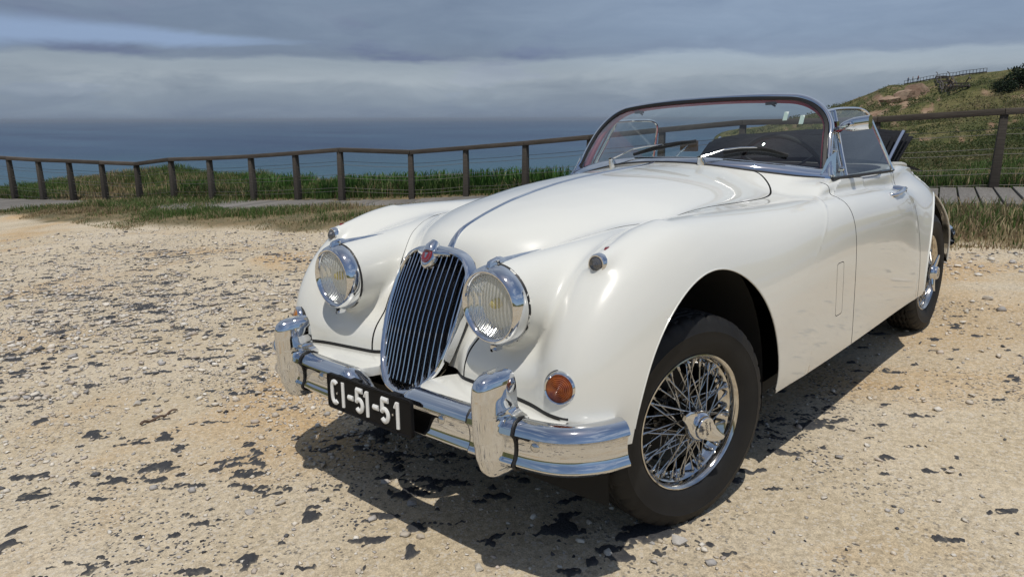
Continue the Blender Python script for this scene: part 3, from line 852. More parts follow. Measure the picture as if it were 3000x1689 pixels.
# ---- aprons between the front panel and the bumper
def apron(s):
    yb_ = np.linspace(.178, .655, 24); a_ = np.full(24, .2); b_ = np.full(24, .75)
    for _ in range(22):
        m_ = (a_ + b_) / 2; d_ = body(m_, yb_, .507 - .012 * np.clip((yb_ - .16) / .46, 0, 1)); a_ = np.where(d_ < 0, m_, a_); b_ = np.where(d_ < 0, b_, m_)
    pts_b = np.stack([a_ - .004, yb_], 1)
    pts_f = spl([(.535, .118), (.585, .150), (.602, .26), (.599, .44), (.584, .58), (.556, .665)], 24)
    nb = 24; B = np.array([np.interp(np.linspace(0, 1, nb), np.linspace(0, 1, len(pts_b)), pts_b[:, k]) for k in (0, 1)]).T
    Fp = np.array([np.interp(np.linspace(0, 1, nb), np.linspace(0, 1, len(pts_f)), pts_f[:, k]) for k in (0, 1)]).T
    P = []
    for i in range(nb):
        row = []
        zb = .507 - .012 * np.clip((B[i, 1] - .16) / .46, 0, 1) - .012
        for t in np.linspace(0, 1, 8):
            q = B[i] * (1 - t) + Fp[i] * t
            row.append((q[0], q[1] * s, zb + (.484 - zb) * t + .004 * math.sin(math.pi * t)))
        e = row[-1]; row.append((e[0] + .002, e[1], e[2] - .006)); row.append((e[0] - .004, e[1], e[2] - .030))
        P.append(row)
    # turned end by the grille
    first = P[0]; P = [[(q[0] - .004, q[1] - .002 * s, q[2] - .03) for q in first]] + P
    mb = MB(); mb.grid(P); mb.build('apron', M_PAINT, car)
    sm = MB(); sm.tube([(B[i, 0] + .002, B[i, 1] * s, .507 - .012 * np.clip((B[i, 1] - .16) / .46, 0, 1) - .004) for i in range(nb)], .0042, 8); sm.build('seal', M_BLACK, car)
both(apron)
# dark air slot below the grille and the lower valance set back behind it
mb = MB(); mb.grid([[(.40, yv, .47), (.36, yv, .30), (.15, yv, .25)] for yv in np.linspace(-.42, .42, 9)]); mb.build('undertray', M_UNDER, car)
mb = MB(); mb.grid([[(.455 - .10 * abs(t) ** 3, t * .19, .445), (.44 - .10 * abs(t) ** 3, t * .19, .40), (.40 - .08 * abs(t) ** 3, t * .19, .335)] for t in np.linspace(-1, 1, 13)]); mb.build('lower_valance', M_PAINT, car)

# ---- number plate
plate = empty('number_plate', car); pc = np.array([.676, .006, .429]); hw, hh, rr_ = .212, .056, .012
tl = math.radians(4)
def pl(u, v, d): return (pc[0] + d * math.cos(tl) - v * math.sin(tl) * 0 + v * -.05, pc[1] + u, pc[2] + v)
def rrect(hw, hh, r, n=6):
    out = []
    for cx, cy, a0 in ((hw - r, hh - r, 0), (-hw + r, hh - r, 90), (-hw + r, -hh + r, 180), (hw - r, -hh + r, 270)):
        for k in range(n + 1):
            a = math.radians(a0 + 90 * k / n); out.append((cx + r * math.cos(a), cy + r * math.sin(a)))
    return out
mb = MB(); o1 = rrect(hw, hh, rr_); o2 = rrect(hw - .0035, hh - .0035, rr_ - .003); m = len(o1)
V = [pl(u, v, -.006) for u, v in o1] + [pl(u, v, .004) for u, v in o1] + [pl(u, v, .0045) for u, v in o2] + [pl(u, v, .002) for u, v in rrect(hw - .006, hh - .006, rr_ - .005)]
F = [tuple(range(m))[::-1]]
for k in range(3): F += [(k * m + i, k * m + (i + 1) % m, (k + 1) * m + (i + 1) % m, (k + 1) * m + i) for i in range(m)]
F.append(tuple(3 * m + i for i in range(m)))
mb.add(V, F); mb.box((.655, -.08, .45), (.012, .02, .03)); mb.box((.655, .12, .45), (.012, .02, .03))
mb.build('plate', M_PLATE, plate, auto=30)
def stroke(path, w, closed=False):
    """outline quads of a thick polyline: list of (left, right) points"""
    P = np.array(path, float); T = np.gradient(P, axis=0); T /= np.linalg.norm(T, axis=1)[:, None]
    N = np.stack([-T[:, 1], T[:, 0]], 1); return P + N * w / 2, P - N * w / 2
H2 = .0395
def g_C():
    a = np.radians(np.linspace(48, 312, 26)); pth = [(.0155 * math.cos(t) * 1.0, 0) for t in a]
    pts = []
    for t in a:
        c, s_ = math.cos(t), math.sin(t); pts.append((.0150 * np.sign(c) * abs(c) ** .8, (H2 - .006) * np.sign(s_) * abs(s_) ** .62))
    return [stroke(pts, .0153)]
def g_1(flag=True):
    r = [stroke([(.0, -H2), (.0, H2)], .0135)]
    if flag: r.append(stroke([(-.0125, H2 - .018), (-.004, H2 - .004)], .010))
    return r
def g_5():
    r = [stroke([(-.0150, H2 - .006), (.0175, H2 - .006)], .0153), stroke([(-.0120, H2 - .010), (-.0135, .002)], .0153)]
    a = np.radians(np.linspace(150, -140, 26)); pts = []
    for t in a: pts.append((-.002 + .0165 * math.cos(t), -.0135 + .0178 * math.sin(t)))
    r.append(stroke(pts, .0153)); return r
def g_d(): return [stroke([(-.013, 0), (.013, 0)], .0153)]
lay = [(-.170, g_C()), (-.1245, g_1(False)), (-.083, g_d()), (-.037, g_5()), (.0035, g_1()), (.046, g_d()), (.0905, g_5()), (.150, g_1())]
for u0, gl in lay:
    mb = MB()
    for li, (A, B) in enumerate(gl):
        n = len(A); V = []
        cm = (A + B) / 2
        for k, (q, d) in enumerate(((A, .002), (A * .999, .0050), (A * .62 + B * .38, .0078), (B * .62 + A * .38, .0078), (B, .0050), (B, .002))):
            V.append([pl(u0 + a[0], a[1], d + li * .00015) for a in q])
        mb.grid(V)
        mb.add([V[k][0] for k in range(6)], [tuple(range(6))]); mb.add([V[k][-1] for k in range(6)], [tuple(range(6))])
    mb.build('character', M_WHITE, plate, smooth=False)
for u in (-.158, .128):
    mb = MB(); mb.lathe([(.002, .004), (.005, .0036), (.006, .0001)], pl(u, -.002, .0), (1, 0, 0), 12); mb.build('screw', M_CHROME_DULL, plate)
# ------------------------------------------------------------------ wheels
M_TYRE = pbr('tyre_rubber', (.009, .009, .010), .62, spec=.3, noise=(9, (.017, .0165, .016), 7), bump=(260, .25, .002))
M_SPOKE = pbr('spoke_chrome', (.44, .44, .44), .20, metal=1.0)
M_HUB = pbr('hub_dark', (.10, .10, .10), .25, metal=1.0)
M_RIM = pbr('rim_chrome', (.72, .71, .69), .10, metal=1.0, noise=(30, (.52, .49, .44), 4))
M_LETTER = pbr('stamped_letters', (.04, .04, .04), .5)

def text_mesh(txt, size):
    cu = bpy.data.curves.new('tmp', 'FONT'); cu.body = txt; cu.size = size; cu.align_x = 'CENTER'; cu.align_y = 'CENTER'; cu.extrude = .0003; cu.resolution_u = 2
    ob = bpy.data.objects.new('tmp', cu); COL.objects.link(ob)
    dg = bpy.context.evaluated_depsgraph_get(); me = bpy.data.meshes.new_from_object(ob.evaluated_get(dg))
    V = np.array([v.co[:] for v in me.vertices]); F = [tuple(p.vertices) for p in me.polygons]
    bpy.data.objects.remove(ob); bpy.data.curves.remove(cu); bpy.data.meshes.remove(me)
    return V, F

# wheel space: x forward, y outward along the axle, z up
RT = .331
def tyre_mesh():
    prof = [(-.062, .207), (-.070, .217), (-.079, .235), (-.086, .262), (-.0855, .281), (-.0868, .284), (-.0845, .287), (-.080, .303), (-.0725, .316), (-.066, .3235), (-.058, .3275)]
    prof += [(y_, .3275 + .0035 * (1 - (y_ / .058) ** 2)) for y_ in np.linspace(-.052, .052, 27)]
    prof += [(-a, b) for a, b in prof[:11][::-1]]
    prof = np.array(prof); NA = 288; V = np.zeros((NA, len(prof), 3))
    for k in range(NA):
        th = 2 * math.pi * k / NA
        ph = (k % 8) / 8.0; zig = (abs(ph - .5) * 4 - 1) * .0042
        r = prof[:, 1].copy(); yy = prof[:, 0]
        for gy_ in (-.036, -.013, .013, .036):
            r -= .0065 * (np.abs(yy - gy_ - zig) < .0034)
        # shoulder blocks
        sh = (np.abs(yy) > .05) & (np.abs(yy) < .075) & (prof[:, 1] > .312)
        r -= .005 * sh * (1.0 if (k % 8) in (0, 1) else 0.0)
        # moulded rings on the wall
        r += .0
        V[k, :, 0] = r * math.sin(th); V[k, :, 1] = yy; V[k, :, 2] = r * math.cos(th)
    # slight bulge and flat at the ground contact
    z = V[:, :, 2]; f = np.clip((-.318 - z) / .013, 0, 1); V[:, :, 2] = np.where(z < -.324, -.324 + (z + .324) * .25, z)
    V[:, :, 1] *= 1 + .10 * np.clip((-z - .22) / .10, 0, 1) * (np.abs(V[:, :, 1]) > .05)
    V[:, :, 2] -= 0
    m = MB(); m.grid(V, closed_u=True); return m
def rim_mesh():
    m = MB()
    m.lathe([(.066, .2135), (.070, .2115), (.071, .2080), (.067, .2030), (.056, .1985), (.045, .1965), (.040, .190), (.026, .183), (.020, .172), (-.018, .172), (-.03, .185), (-.052, .195), (-.066, .2135)], (0, 0, 0), (0, 1, 0), 72)
    return m
def spoke_ends():
    out = []
    n = 24
    for k in range(n):         # outer hub row, crossing pairs
        a = 2 * math.pi * k / n
        d = (1 if k % 2 else -1) * R_(38)
        out.append(((.044, .082, a), (.184, .030 + (.010 if k % 2 else 0), a + d)))
    for k in range(n):
        a = 2 * math.pi * (k + .5) / n
        d = (1 if k % 2 else -1) * R_(24)
        out.append(((.052, -.012, a), (.190, .043, a + d)))
    for k in range(n):
        a = 2 * math.pi * (k + .25) / n
        d = (-1 if k % 2 else 1) * R_(33)
        out.append(((.046, .060, a), (.187, .040, a + d)))
    return out
def cyl_pt(t): r, y_, a = t; return np.array([r * math.sin(a), y_, r * math.cos(a)])
_sp = MB(); _sp.tube([(0, 0, 0), (0, 0, .885)], .0023, 6); _sp.tube([(0, 0, .87), (0, 0, .90), (0, 0, 1.0)], [.0030, .0046, .0050], 6)
spoke_meshes = {}
def spoke_mesh(L):
    k = round(L, 3)
    if k not in spoke_meshes:
        m = MB(); m.tube([(0, 0, 0), (0, 0, k - .018)], .0022, 6, cap=False); m.tube([(0, 0, k - .022), (0, 0, k - .018), (0, 0, k - .002)], [.0024, .0042, .0046], 6)
        m.tube([(0, 0, k - .004), (0, 0, k + .004)], [.0062, .0045], 8)
        ob = m.build('spoke', M_SPOKE); spoke_meshes[k] = ob.data; bpy.data.objects.remove(ob)
    return spoke_meshes[k]
def hub_mesh():
    m = MB()
    m.lathe([(-.035, .075), (-.020, .075), (-.018, .060), (-.010, .056), (.0, .050), (.050, .046), (.085, .049), (.090, .044), (.092, .02)], (0, 0, 0), (0, 1, 0), 40)
    return m
def nut_mesh(spin):
    m = MB()
    m.lathe([(.084, .046), (.088, .047), (.100, .045), (.108, .041), (.112, .036), (.120, .035), (.123, .0325), (.1235, .0001)], (0, 0, 0), (0, 1, 0), 48)
    for sg in (1, -1):        # two ears
        A = np.array([math.cos(spin), 0, math.sin(spin)]) * sg; B = np.array([-math.sin(spin), 0, math.cos(spin)]) * sg; Y = np.array([0, 1, 0])
        P = []
        for t in np.linspace(0, 1, 9):
            c = A * (.030 + .070 * t) + B * (.010 * math.sin(t * 2.4)) + Y * (.100 + .014 * t)
            w = .024 * (1 - t) ** .7 + .0085; th = .010 * (1 - .4 * t)
            P.append([c + B * w * math.cos(a) + Y * th * math.sin(a) for a in np.linspace(0, 2 * math.pi, 14, endpoint=False)])
        m.grid(P, closed_v=True); m.add(P[-1], [tuple(range(14))])
    # stamped words, reading across the face
    X = np.array([math.cos(spin + .9), 0, math.sin(spin + .9)]) * -1; Zv = np.array([-X[2], 0, X[0]]) * -1
    for txt, sz, off in (('JAGUAR', .0135, .001), ('UNDO', .0085, -.017), ('NEAR SIDE', .0062, .016)):
        V, F = text_mesh(txt, sz)
        Vw = [X * v[0] + Zv * (v[1] + off) + np.array([0, .1237 + v[2] * .5, 0]) for v in V]
        m.add(Vw, F, 1)
    return m
proto = {'tyre': tyre_mesh().build('tyre', M_TYRE, auto=32), 'rim': rim_mesh().build('rim', M_RIM, auto=40), 'hub': hub_mesh().build('hub', M_HUB)}
dr = MB(); dr.lathe([(-.05, .001), (-.05, .135), (-.075, .14), (-.12, .14), (-.125, .05)], (0, 0, 0), (0, 1, 0), 40)
proto['brake'] = dr.build('brake_drum', pbr('brake_iron', (.03, .03, .03), .6, metal=.6))
for o in proto.values(): COL.objects.unlink(o)
def wheel(x, side, steer, camber, spin, nut_spin, show):
    w = empty('wheel', car)
    w.matrix_local = Matrix.Translation((x, .651 * side, RT - .005)) @ Matrix.Rotation(steer, 4, 'Z') @ Matrix.Rotation(0 if side > 0 else math.pi, 4, 'Z') @ Matrix.Rotation(camber, 4, 'X')
    for k, ob in proto.items():
        c = bpy.data.objects.new(ob.name.split('.')[0], ob.data); link(c, w)
    nut_mesh(nut_spin).build('knock_off_nut', [M_CHROME, M_LETTER], w, auto=40)
    sp = spoke_ends()
    if show:
        for a, b in sp:
            A = cyl_pt((a[0], a[1], a[2] + spin)); B = cyl_pt((b[0], b[1], b[2] + spin)); D = B - A; L = np.linalg.norm(D)
            c = bpy.data.objects.new('spoke', spoke_mesh(L)); link(c, w)
            c.matrix_local = Matrix.Translation(A) @ Vector(D).to_track_quat('Z', 'Y').to_matrix().to_4x4()
    else:
        m = MB()
        for a, b in sp: m.tube([cyl_pt(a), cyl_pt(b)], .0023, 5, cap=False)
        ob = m.build('spokes', M_SPOKE, w); ob['kind'] = 'stuff'
    return w
STEER = R_(-13)
wheel(0, 1, STEER, R_(-1.5), .1, R_(28), True)
wheel(0, -1, STEER, R_(-1.5), .3, R_(70), False)
wheel(-2.591, 1, 0, 0, .25, R_(100), True)
wheel(-2.591, -1, 0, 0, .5, R_(20), False)
for o in proto.values(): bpy.data.objects.remove(o)

# ---- wheel housings, floor, underside
def side_y(xv, zv, lo=.3, hi=.95):
    xv = np.atleast_1d(np.asarray(xv, float)); zv = np.broadcast_to(zv, xv.shape).astype(float); a = np.full(xv.shape, lo); b = np.full(xv.shape, hi)
    for _ in range(22):
        m = (a + b) / 2; d = body(xv, m, zv); a = np.where(d < 0, m, a); b = np.where(d < 0, b, m)
    return a
def housing(arch, y0, y1, s, name):
    cx, cz, a, b = arch; g = .035
    prof = [(cx + a + g, .22)] + [(cx + (a + g) * math.cos(t), cz + (b + g) * math.sin(t)) for t in np.linspace(0, math.pi, 25)] + [(cx - a - g, .22)]
    yo = np.minimum(y1, side_y([p[0] for p in prof], np.maximum(.34, [p[1] for p in prof])) - .03)
    mb = MB(); mb.grid([[(p[0], q * s, p[1]) for p, q in zip(prof, yo)], [(p[0], y0 * s, p[1]) for p in prof]])
    mb.add([(p[0], y0 * s, p[1]) for p in prof], [tuple(range(len(prof)))]); mb.build(name, M_UNDER, car)
both(lambda s: housing((0, .33, .385, .45), .40, .74, s, 'wheel_housing'))
both(lambda s: housing((-2.585, .33, .46, .42), .40, .74, s, 'wheel_housing'))
mb = MB()
mb.box((-1.3, 0, .27), (.90, .70, .02)); mb.box((-2.95, 0, .33), (.55, .40, .03)); mb.box((0, 0, .30), (.42, .36, .05)); mb.box((-.2, 0, .55), (.45, .36, .2))
for s in (1, -1):
    mb.box((-1.25, .36 * s, .235), (1.2, .04, .04))
    mb.tube([(.02, .2 * s, .30), (.0, .58 * s, .27)], .02, 8); mb.tube([(.02, .25 * s, .42), (.0, .58 * s, .42)], .016, 8)
mb.build('chassis', M_UNDER, car, auto=30)
# arch beads
def bead(arch, s, ymin=.45):
    cx, cz, a, b = arch; t = np.linspace(-.02, math.pi + .02, 60); xx = cx + a * np.cos(t); zz = cz + b * np.sin(t); yy = side_y(xx, zz)
    pts = [(p, (q - .001) * s, r) for p, q, r in zip(xx, yy, zz) if q > ymin and (p < .2 or r > .42)]
    mb = MB(); mb.tube(pts, .0055 if cx < -1 else .0026, 8); mb.build('arch_bead', M_PAINT, car)
both(lambda s: bead(ARCH_R, s))
both(lambda s: bead(ARCH_F, s))
# ------------------------------------------------------------------ windscreen, windows, cabin
def scr_base(s_):
    return np.array([np.interp(s_, _bs, _bp[:, k]) for k in range(3)])
def scr_top(s_): return np.array([-1.300 - .125 * abs(s_) ** 2.2, .580 * s_, 1.306 - .030 * abs(s_) ** 2.5])
_bs = np.linspace(-1, 1, 61); _bp = np.stack([-.962 - .238 * np.abs(_bs) ** 2.1, .648 * _bs, 0 * _bs], 1); _bp[:, 2] = 1.043 - .075 * np.abs(_bs) ** 2.0; _bp[:, 2] = np.convolve(np.pad(_bp[:, 2], 3, mode='edge'), np.ones(7) / 7, 'valid')
def scr(s_, t):
    b = np.array([np.interp(s_, _bs, _bp[:, k]) for k in range(3)]); a = scr_top(s_)
    return b * (1 - t) + a * t + np.array([.03, 0, .02]) * math.sin(math.pi * t) * (1 - .5 * s_ * s_)
def scr_loop(inset=0.0, n=18, rt=.30, rb=.10):
    """rounded outline in (s, t), clockwise from the lower right"""
    a = 1 - inset; pts = []
    ts, ss = .46, .27
    for q in np.linspace(0, 1, n): pts.append((a, .06 + (1 - ts - .06) * q))
    for q in np.linspace(0, math.pi / 2, n)[1:]: pts.append((a - ss * (1 - math.cos(q)), 1 - ts + (ts - inset * 1.4) * math.sin(q)))
    for q in np.linspace(1, -1, 3 * n)[1:]: pts.append(((a - ss) * q, 1 - inset * 1.4))
    for q in np.linspace(math.pi / 2, 0, n)[1:]: pts.append((-a + ss * (1 - math.cos(q)), 1 - ts + (ts - inset * 1.4) * math.sin(q)))
    for q in np.linspace(1, 0, n)[1:]: pts.append((-a, .06 + (1 - ts - .06) * q))
    return pts
wind = empty('windscreen', car)
lp = scr_loop(); P3 = [scr(*q) for q in lp]
# chrome frame over the top and down the pillars
def sweep(path, prof, ref):
    P = []
    n = len(path)
    for i in range(n):
        t = path[min(i + 1, n - 1)] - path[max(i - 1, 0)]; t = t / np.linalg.norm(t)
        o = path[i] - ref(path[i]); o = o - t * (o @ t); o = o / np.linalg.norm(o); f = np.cross(t, o); f = f if f[0] > 0 else -f
        P.append([path[i] + o * a + f * b for a, b in prof])
    return P
cref = lambda p: np.array([p[0], p[1] * .55, 1.12])
mb = MB(); mb.grid(sweep(P3, [(-.004, -.012), (-.003, .008), (.000, .0115), (.007, .0110), (.0125, .005), (.014, -.008), (.010, -.020), (.0, -.024)], cref), closed_v=True)
for s in (1, -1):   # pillar feet
    b = scr(s * 1.0, .06); e = scr_base(s * 1.0)
    mb.tube([b + [0, 0, .01], (b + e) / 2 + [.002, 0, 0], e + [.006, .004 * s, -.010]], [.020, .022, .024], 12)
    mb.add([e + [.05, -.01 * s, .004], e + [-.045, .016 * s, -.012], e + [-.05, .012 * s, .09], e + [-.005, -.008 * s, .06]], [(0, 1, 2, 3)])
mb.build('frame', M_CHROME, wind, auto=50)
# base strip
mb = MB(); path = [scr_base(q) for q in np.linspace(-1, 1, 61)]
path = [np.array([p[0], p[1], np.interp(p[1], _bp[:, 1], _bp[:, 2])]) for p in path]
P = []
for i, p in enumerate(path):
    t = path[min(i + 1, 60)] - path[max(i - 1, 0)]; t = t / np.linalg.norm(t); f = np.cross(t, [0, 0, 1.0]); f /= np.linalg.norm(f); f = f if f[0] > 0 else -f
    P.append([p + f * a + np.array([0, 0, b]) for a, b in [(.034, -.045), (.032, -.006), (.024, .004), (.012, .013), (.000, .022), (-.008, .022), (-.010, -.04)]])
mb.grid(P); mb.build('base_strip', M_CHROME, wind, auto=60)
mb = MB(); bz_ = np.maximum(top_z(np.array([p[0] + .036 for p in path]), np.array([abs(p[1]) for p in path])), np.array([p[2] - .03 for p in path])); mb.tube([(p[0] + .036, p[1], q + .002) for p, q in zip(path, bz_)], .0045, 8); mb.build('base_rubber', M_BLACK, wind)
# rubber inside the frame
lp2 = scr_loop(.022); P2 = [scr(*q) for q in lp2]
mb = MB(); mb.grid(sweep(P2, [(.010, .004), (-.003, .006), (-.007, -.002), (-.004, -.010), (.008, -.012)], cref), closed_v=True); mb.build('rubber', M_BLACK, wind)
# glass
mb = MB(); P = []
for t in np.linspace(.0, .985, 20):
    if t < .54: sm = .995
    else:
        q = math.asin(min(1, (t - .54) / .46)); sm = .995 - .27 * (1 - math.cos(q))
    P.append([scr(s_ * sm, t) for s_ in np.linspace(-1, 1, 41)])
mb.grid(P); mb.build('glass', M_GLASS, wind, auto=None)
# red padded inner trim
lp3 = scr_loop(.050); P4 = [scr(*q) + np.array([-.045, 0, -.004]) for q in lp3]
mb = MB(); mb.grid(sweep(P4, [(.014, -.014), (.014, .010), (.000, .011), (-.006, .006), (-.007, -.005), (.000, -.014)], cref), closed_v=True); mb.build('inner_trim', M_RED, wind)
# paper stickers inside the glass and two catches on the header rail
def on_scr(y_, z_, off=-.008):
    s_, t = y_ / .6, .8
    for _ in range(12): p = scr(s_, t); s_ += (y_ - p[1]) / .6; t += (z_ - p[2]) / .33
    return scr(s_, t) + np.array([off, 0, 0])
M_STICK = pbr('sticker_paper', (.62, .70, .66), .6)
for y_, z_ in ((.438, 1.232), (.500, 1.214)):
    c = on_scr(y_, z_ - .02); mb = MB(); ax = [np.array([0, 1, 0]), np.array([-.5, 0, .86]), np.array([.86, 0, .5])]
    mb.box(c + np.array([-.004, 0, 0]), (.0095, .021, .0007), ax); mb.build('sticker', M_STICK, wind, smooth=False)
for y_ in (-.36, .34):
    c = scr(y_ / .59, .95) + np.array([-.03, 0, -.018]); mb = MB(); mb.box(c, (.010, .022, .005)); mb.tube([c, c + np.array([0, .02, -.012])], .004, 8); mb.build('header_catch', M_BLACK, wind)

# wipers
def wiper(piv, arm_end, tip0, tip1, arch):
    w = empty('wiper', car)
    def onx(y_, t): 
        q = scr(np.clip(y_ / (.648 - .068 * t), -1, 1), t); return q + np.array([.018, 0, .012])
    p0 = scr_base(piv / .648) + np.array([.040, 0, .006])
    mb = MB(); mb.lathe([(-.012, .017), (.008, .016), (.016, .012), (.024, .012)], p0, (.35, 0, .94), 20)
    a2 = onx(*arm_end)
    mb.tube([p0 + np.array([0, 0, .02]), p0 * .6 + a2 * .4 + np.array([.008, 0, .012]), a2 + np.array([.006, 0, .004])], [.0105, .0085, .005], 8, flat=.6)
    pts = [onx(tip0[0] + (tip1[0] - tip0[0]) * q, tip0[1] + (tip1[1] - tip0[1]) * q + arch * math.sin(math.pi * q)) + np.array([-.006, 0, -.004]) for q in np.linspace(0, 1, 16)]
    mb.tube([a2 + np.array([.006, 0, .004]), (a2 + pts[8]) / 2 + np.array([.012, 0, .010]), pts[8] + np.array([.010, 0, .009])], [.004, .0034, .0034], 8)
    mb.build('arm', M_CHROME_DULL, w)
    mb = MB(); mb.tube(pts, .0050, 6, flat=1.4)
    mb.tube([pts[1] + np.array([.003, 0, .003]), pts[5] + np.array([.008, 0, .008]), pts[8] + np.array([.010, 0, .010]), pts[11] + np.array([.008, 0, .008]), pts[14] + np.array([.003, 0, .003])], .0036, 6)
    mb.build('blade', M_BLACK, w)
wiper(-.245, (-.150, .14), (-.145, .085), (.150, .245), 0.0)
wiper(.215, (.285, .13), (.280, .105), (.510, .150), .055)
# side windows
def swin(x_, z_): return np.array([x_, .672 - (z_ - .95) * .366, z_])
FRM = [(-1.352, 1.222), (-1.50, 1.231), (-1.66, 1.232), (-1.79, 1.228), (-1.862, 1.212), (-1.893, 1.185), (-1.912, 1.13), (-1.938, 1.05), (-1.958, .985), (-1.968, .935)]
def side_window(s):
    w = empty('side_window', car)
    fr = [swin(*q) for q in spl(FRM, 60)]; m = np.array([1, s, 1])
    mb = MB(); mb.tube([p * m for p in fr], .0075, 8)
    mb.tube([swin(-1.175, .965) * m, swin(-1.30, 1.13) * m, swin(-1.358, 1.218) * m], .0085, 8)
    bar = [swin(-1.338, .945), swin(-1.375, 1.05), swin(-1.425, 1.16), swin(-1.448, 1.222)]
    mb.tube([p * m for p in bar], .0085, 8, flat=1.4)
    mb.tube([(p + np.array([.030, -.004, 0])) * m for p in bar], .005, 8)
    mb.lathe([(-.006, .010), (.010, .009), (.014, .005)], swin(-1.30, 1.06) * m, (0, s, 0), 12); mb.lathe([(-.006, .010), (.012, .009), (.016, .004)], swin(-1.312, .985) * m, (0, s, 0), 12)
    mb.build('frame', M_CHROME, w)
    poly = [swin(*q) for q in [(-1.175, .955)] + [(-1.352, 1.220)] + list(map(tuple, spl(FRM, 40)))[1:]]
    c = swin(-1.6, 1.05); mb = MB(); V = [p * m for p in poly] + [c * m]
    mb.add(V, [(i, i + 1, len(poly)) for i in range(len(poly) - 1)] + [(len(poly) - 1, 0, len(poly))]); mb.build('glass', M_GLASS, w, auto=None)
    pts = [np.array([x_, .684 - .016 * (x_ < -1.8), zz]) for x_, zz in zip(np.linspace(-1.15, -2.02, 14), np.linspace(.957, .932, 14))]
    mb = MB(); mb.tube([p * m for p in pts], .0058, 8, flat=1.2); mb.build('waist_seal', M_BLACK, w)
both(side_window)

# door mirror on the driver's side, fixed to the quarter light
mir = empty('door_mirror', car)
P = []
for t in np.linspace(0, 1, 12):      # chrome back, narrow at the arm and square at the outer end
    yy = .662 + .108 * t; hz = .012 + .016 * min(1, t * 2.2) ** .7; hx = .010 + .014 * min(1, t * 2.0) ** .6; zc = 1.160 + .012 * t
    P.append([(-1.285 - .012 * t + hx * np.sign(math.cos(a)) * abs(math.cos(a)) ** .8, yy, zc + hz * np.sign(math.sin(a)) * abs(math.sin(a)) ** .5) for a in np.linspace(0, 2 * math.pi, 28, endpoint=False)])
mb = MB(); mb.grid(P, closed_v=True); mb.add(P[0], [tuple(range(28))]); mb.add(P[-1], [tuple(range(28))])
mb.build('shell', M_CHROME, mir, auto=40)
mb = MB(); mb.tube([(-1.40, .600, 1.142), (-1.34, .640, 1.148), (-1.272, .678, 1.160), (-1.262, .700, 1.166)], [.016, .014, .012, .010], 10); mb.box((-1.405, .596, 1.145), (.014, .012, .034)); mb.lathe([(-.01, .012), (.010, .011), (.015, .005)], (-1.262, .704, 1.166), (1, 0, 0), 14)
mb.build('bracket', M_CHROME, mir)

# door handles
def handle(s):
    h = empty('door_handle', car); m = np.array([1, s, 1])
    out = lambda x_, z_: float(side_y([x_], z_, .5)[0])
    x0, x1, zz = -1.665, -1.925, .846
    y0, y1 = out(x0, zz), out(x1, zz)
    mb = MB(); mb.tube([np.array([x0 + .004, y0 - .006, zz - .004]) * m, np.array([x0 - .02, y0 + .014, zz]) * m, np.array([(x0 + x1) / 2, (y0 + y1) / 2 + .030, zz + .006]) * m, np.array([x1 + .03, y1 + .032, zz + .006]) * m, np.array([x1, y1 + .030, zz + .005]) * m], [.008, .010, .0115, .012, .010], 12, flat=.75)
    mb.lathe([(-.012, .024), (.010, .021), (.030, .014), (.040, .013)], np.array([x1 + .025, y1, zz]) * m, (0, s, .1), 20); mb.lathe([(-.006, .014), (.004, .012), (.010, .008)], np.array([x0, y0, zz - .003]) * m, (0, s, .1), 16)
    mb.build('pull', M_CHROME, h)
both(handle)

# interior
mb = MB(); P = []
for xv, zv, wv in ((-1.16, .985, .60), (-1.24, .972, .612), (-1.32, .955, .615), (-1.345, .92, .615), (-1.335, .78, .61), (-1.30, .70, .61)):
    P.append([(xv - .0 * abs(t), t * wv, zv + (.02 * (1 - t * t) if zv > .9 else 0)) for t in np.linspace(-1, 1, 15)])
mb.grid(P); mb.build('dashboard', M_DARKINT, car)
mb = MB(); mb.box((-1.75, 0, .42), (.62, .62, .02)); mb.box((-2.32, 0, .65), (.02, .62, .26)); mb.box((-1.25, 0, .60), (.02, .62, .2)); mb.build('cabin_floor', M_DARKINT, car)
def doorcard(s):
    mb = MB(); mb.grid([[(x_, yv * s, zz) for x_ in np.linspace(-1.22, -2.2, 12)] for yv, zz in ((.640, .905), (.625, .918), (.605, .915), (.595, .89), (.600, .70), (.60, .44))]); mb.build('door_trim', M_RED, car)
both(doorcard)
def seat(s):
    st = empty('seat', car); yc = .31 * s
    def cushion(name, pts, half_w):
        mb = MB(); P = []
        for (x_, z_, hx) in pts:
            P.append([(x_ + hx * np.sign(math.sin(a)) * abs(math.sin(a)) ** .6 * nx_, yc + half_w * np.sign(math.cos(a)) * abs(math.cos(a)) ** .45, z_ + hx * np.sign(math.sin(a)) * abs(math.sin(a)) ** .6 * nz_) for a in np.linspace(0, 2 * math.pi, 28, endpoint=False)])
        mb.grid(P, closed_v=True); mb.add(P[0], [tuple(range(28))]); mb.add(P[-1], [tuple(range(28))]); mb.build(name, M_RED, st, auto=60)
    nx_, nz_ = .95, .25
    cushion('seat_back', [(-1.98, .52, .05), (-2.0, .60, .07), (-2.04, .75, .075), (-2.08, .86, .06), (-2.10, .90, .03)], .25)
    nx_, nz_ = .1, .98
    cushion('seat_cushion', [(-1.50, .56, .03), (-1.53, .57, .07), (-1.75, .55, .085), (-1.95, .53, .07)], .25)
both(seat)
sw = empty('steering_wheel', car)
sc_, sa = np.array([-1.475, .34, .955]), np.array([-.88, 0, .47])
u_ = np.array([0, 1.0, 0]); v_ = np.cross(sa, u_); v_ /= np.linalg.norm(v_)
mb = MB(); mb.tube([sc_ + .195 * (math.cos(a) * u_ + math.sin(a) * v_) for a in np.linspace(0, 2 * math.pi, 48, endpoint=False)], .011, 10, closed=True); mb.build('rim', M_DARKINT, sw)
mb = MB()
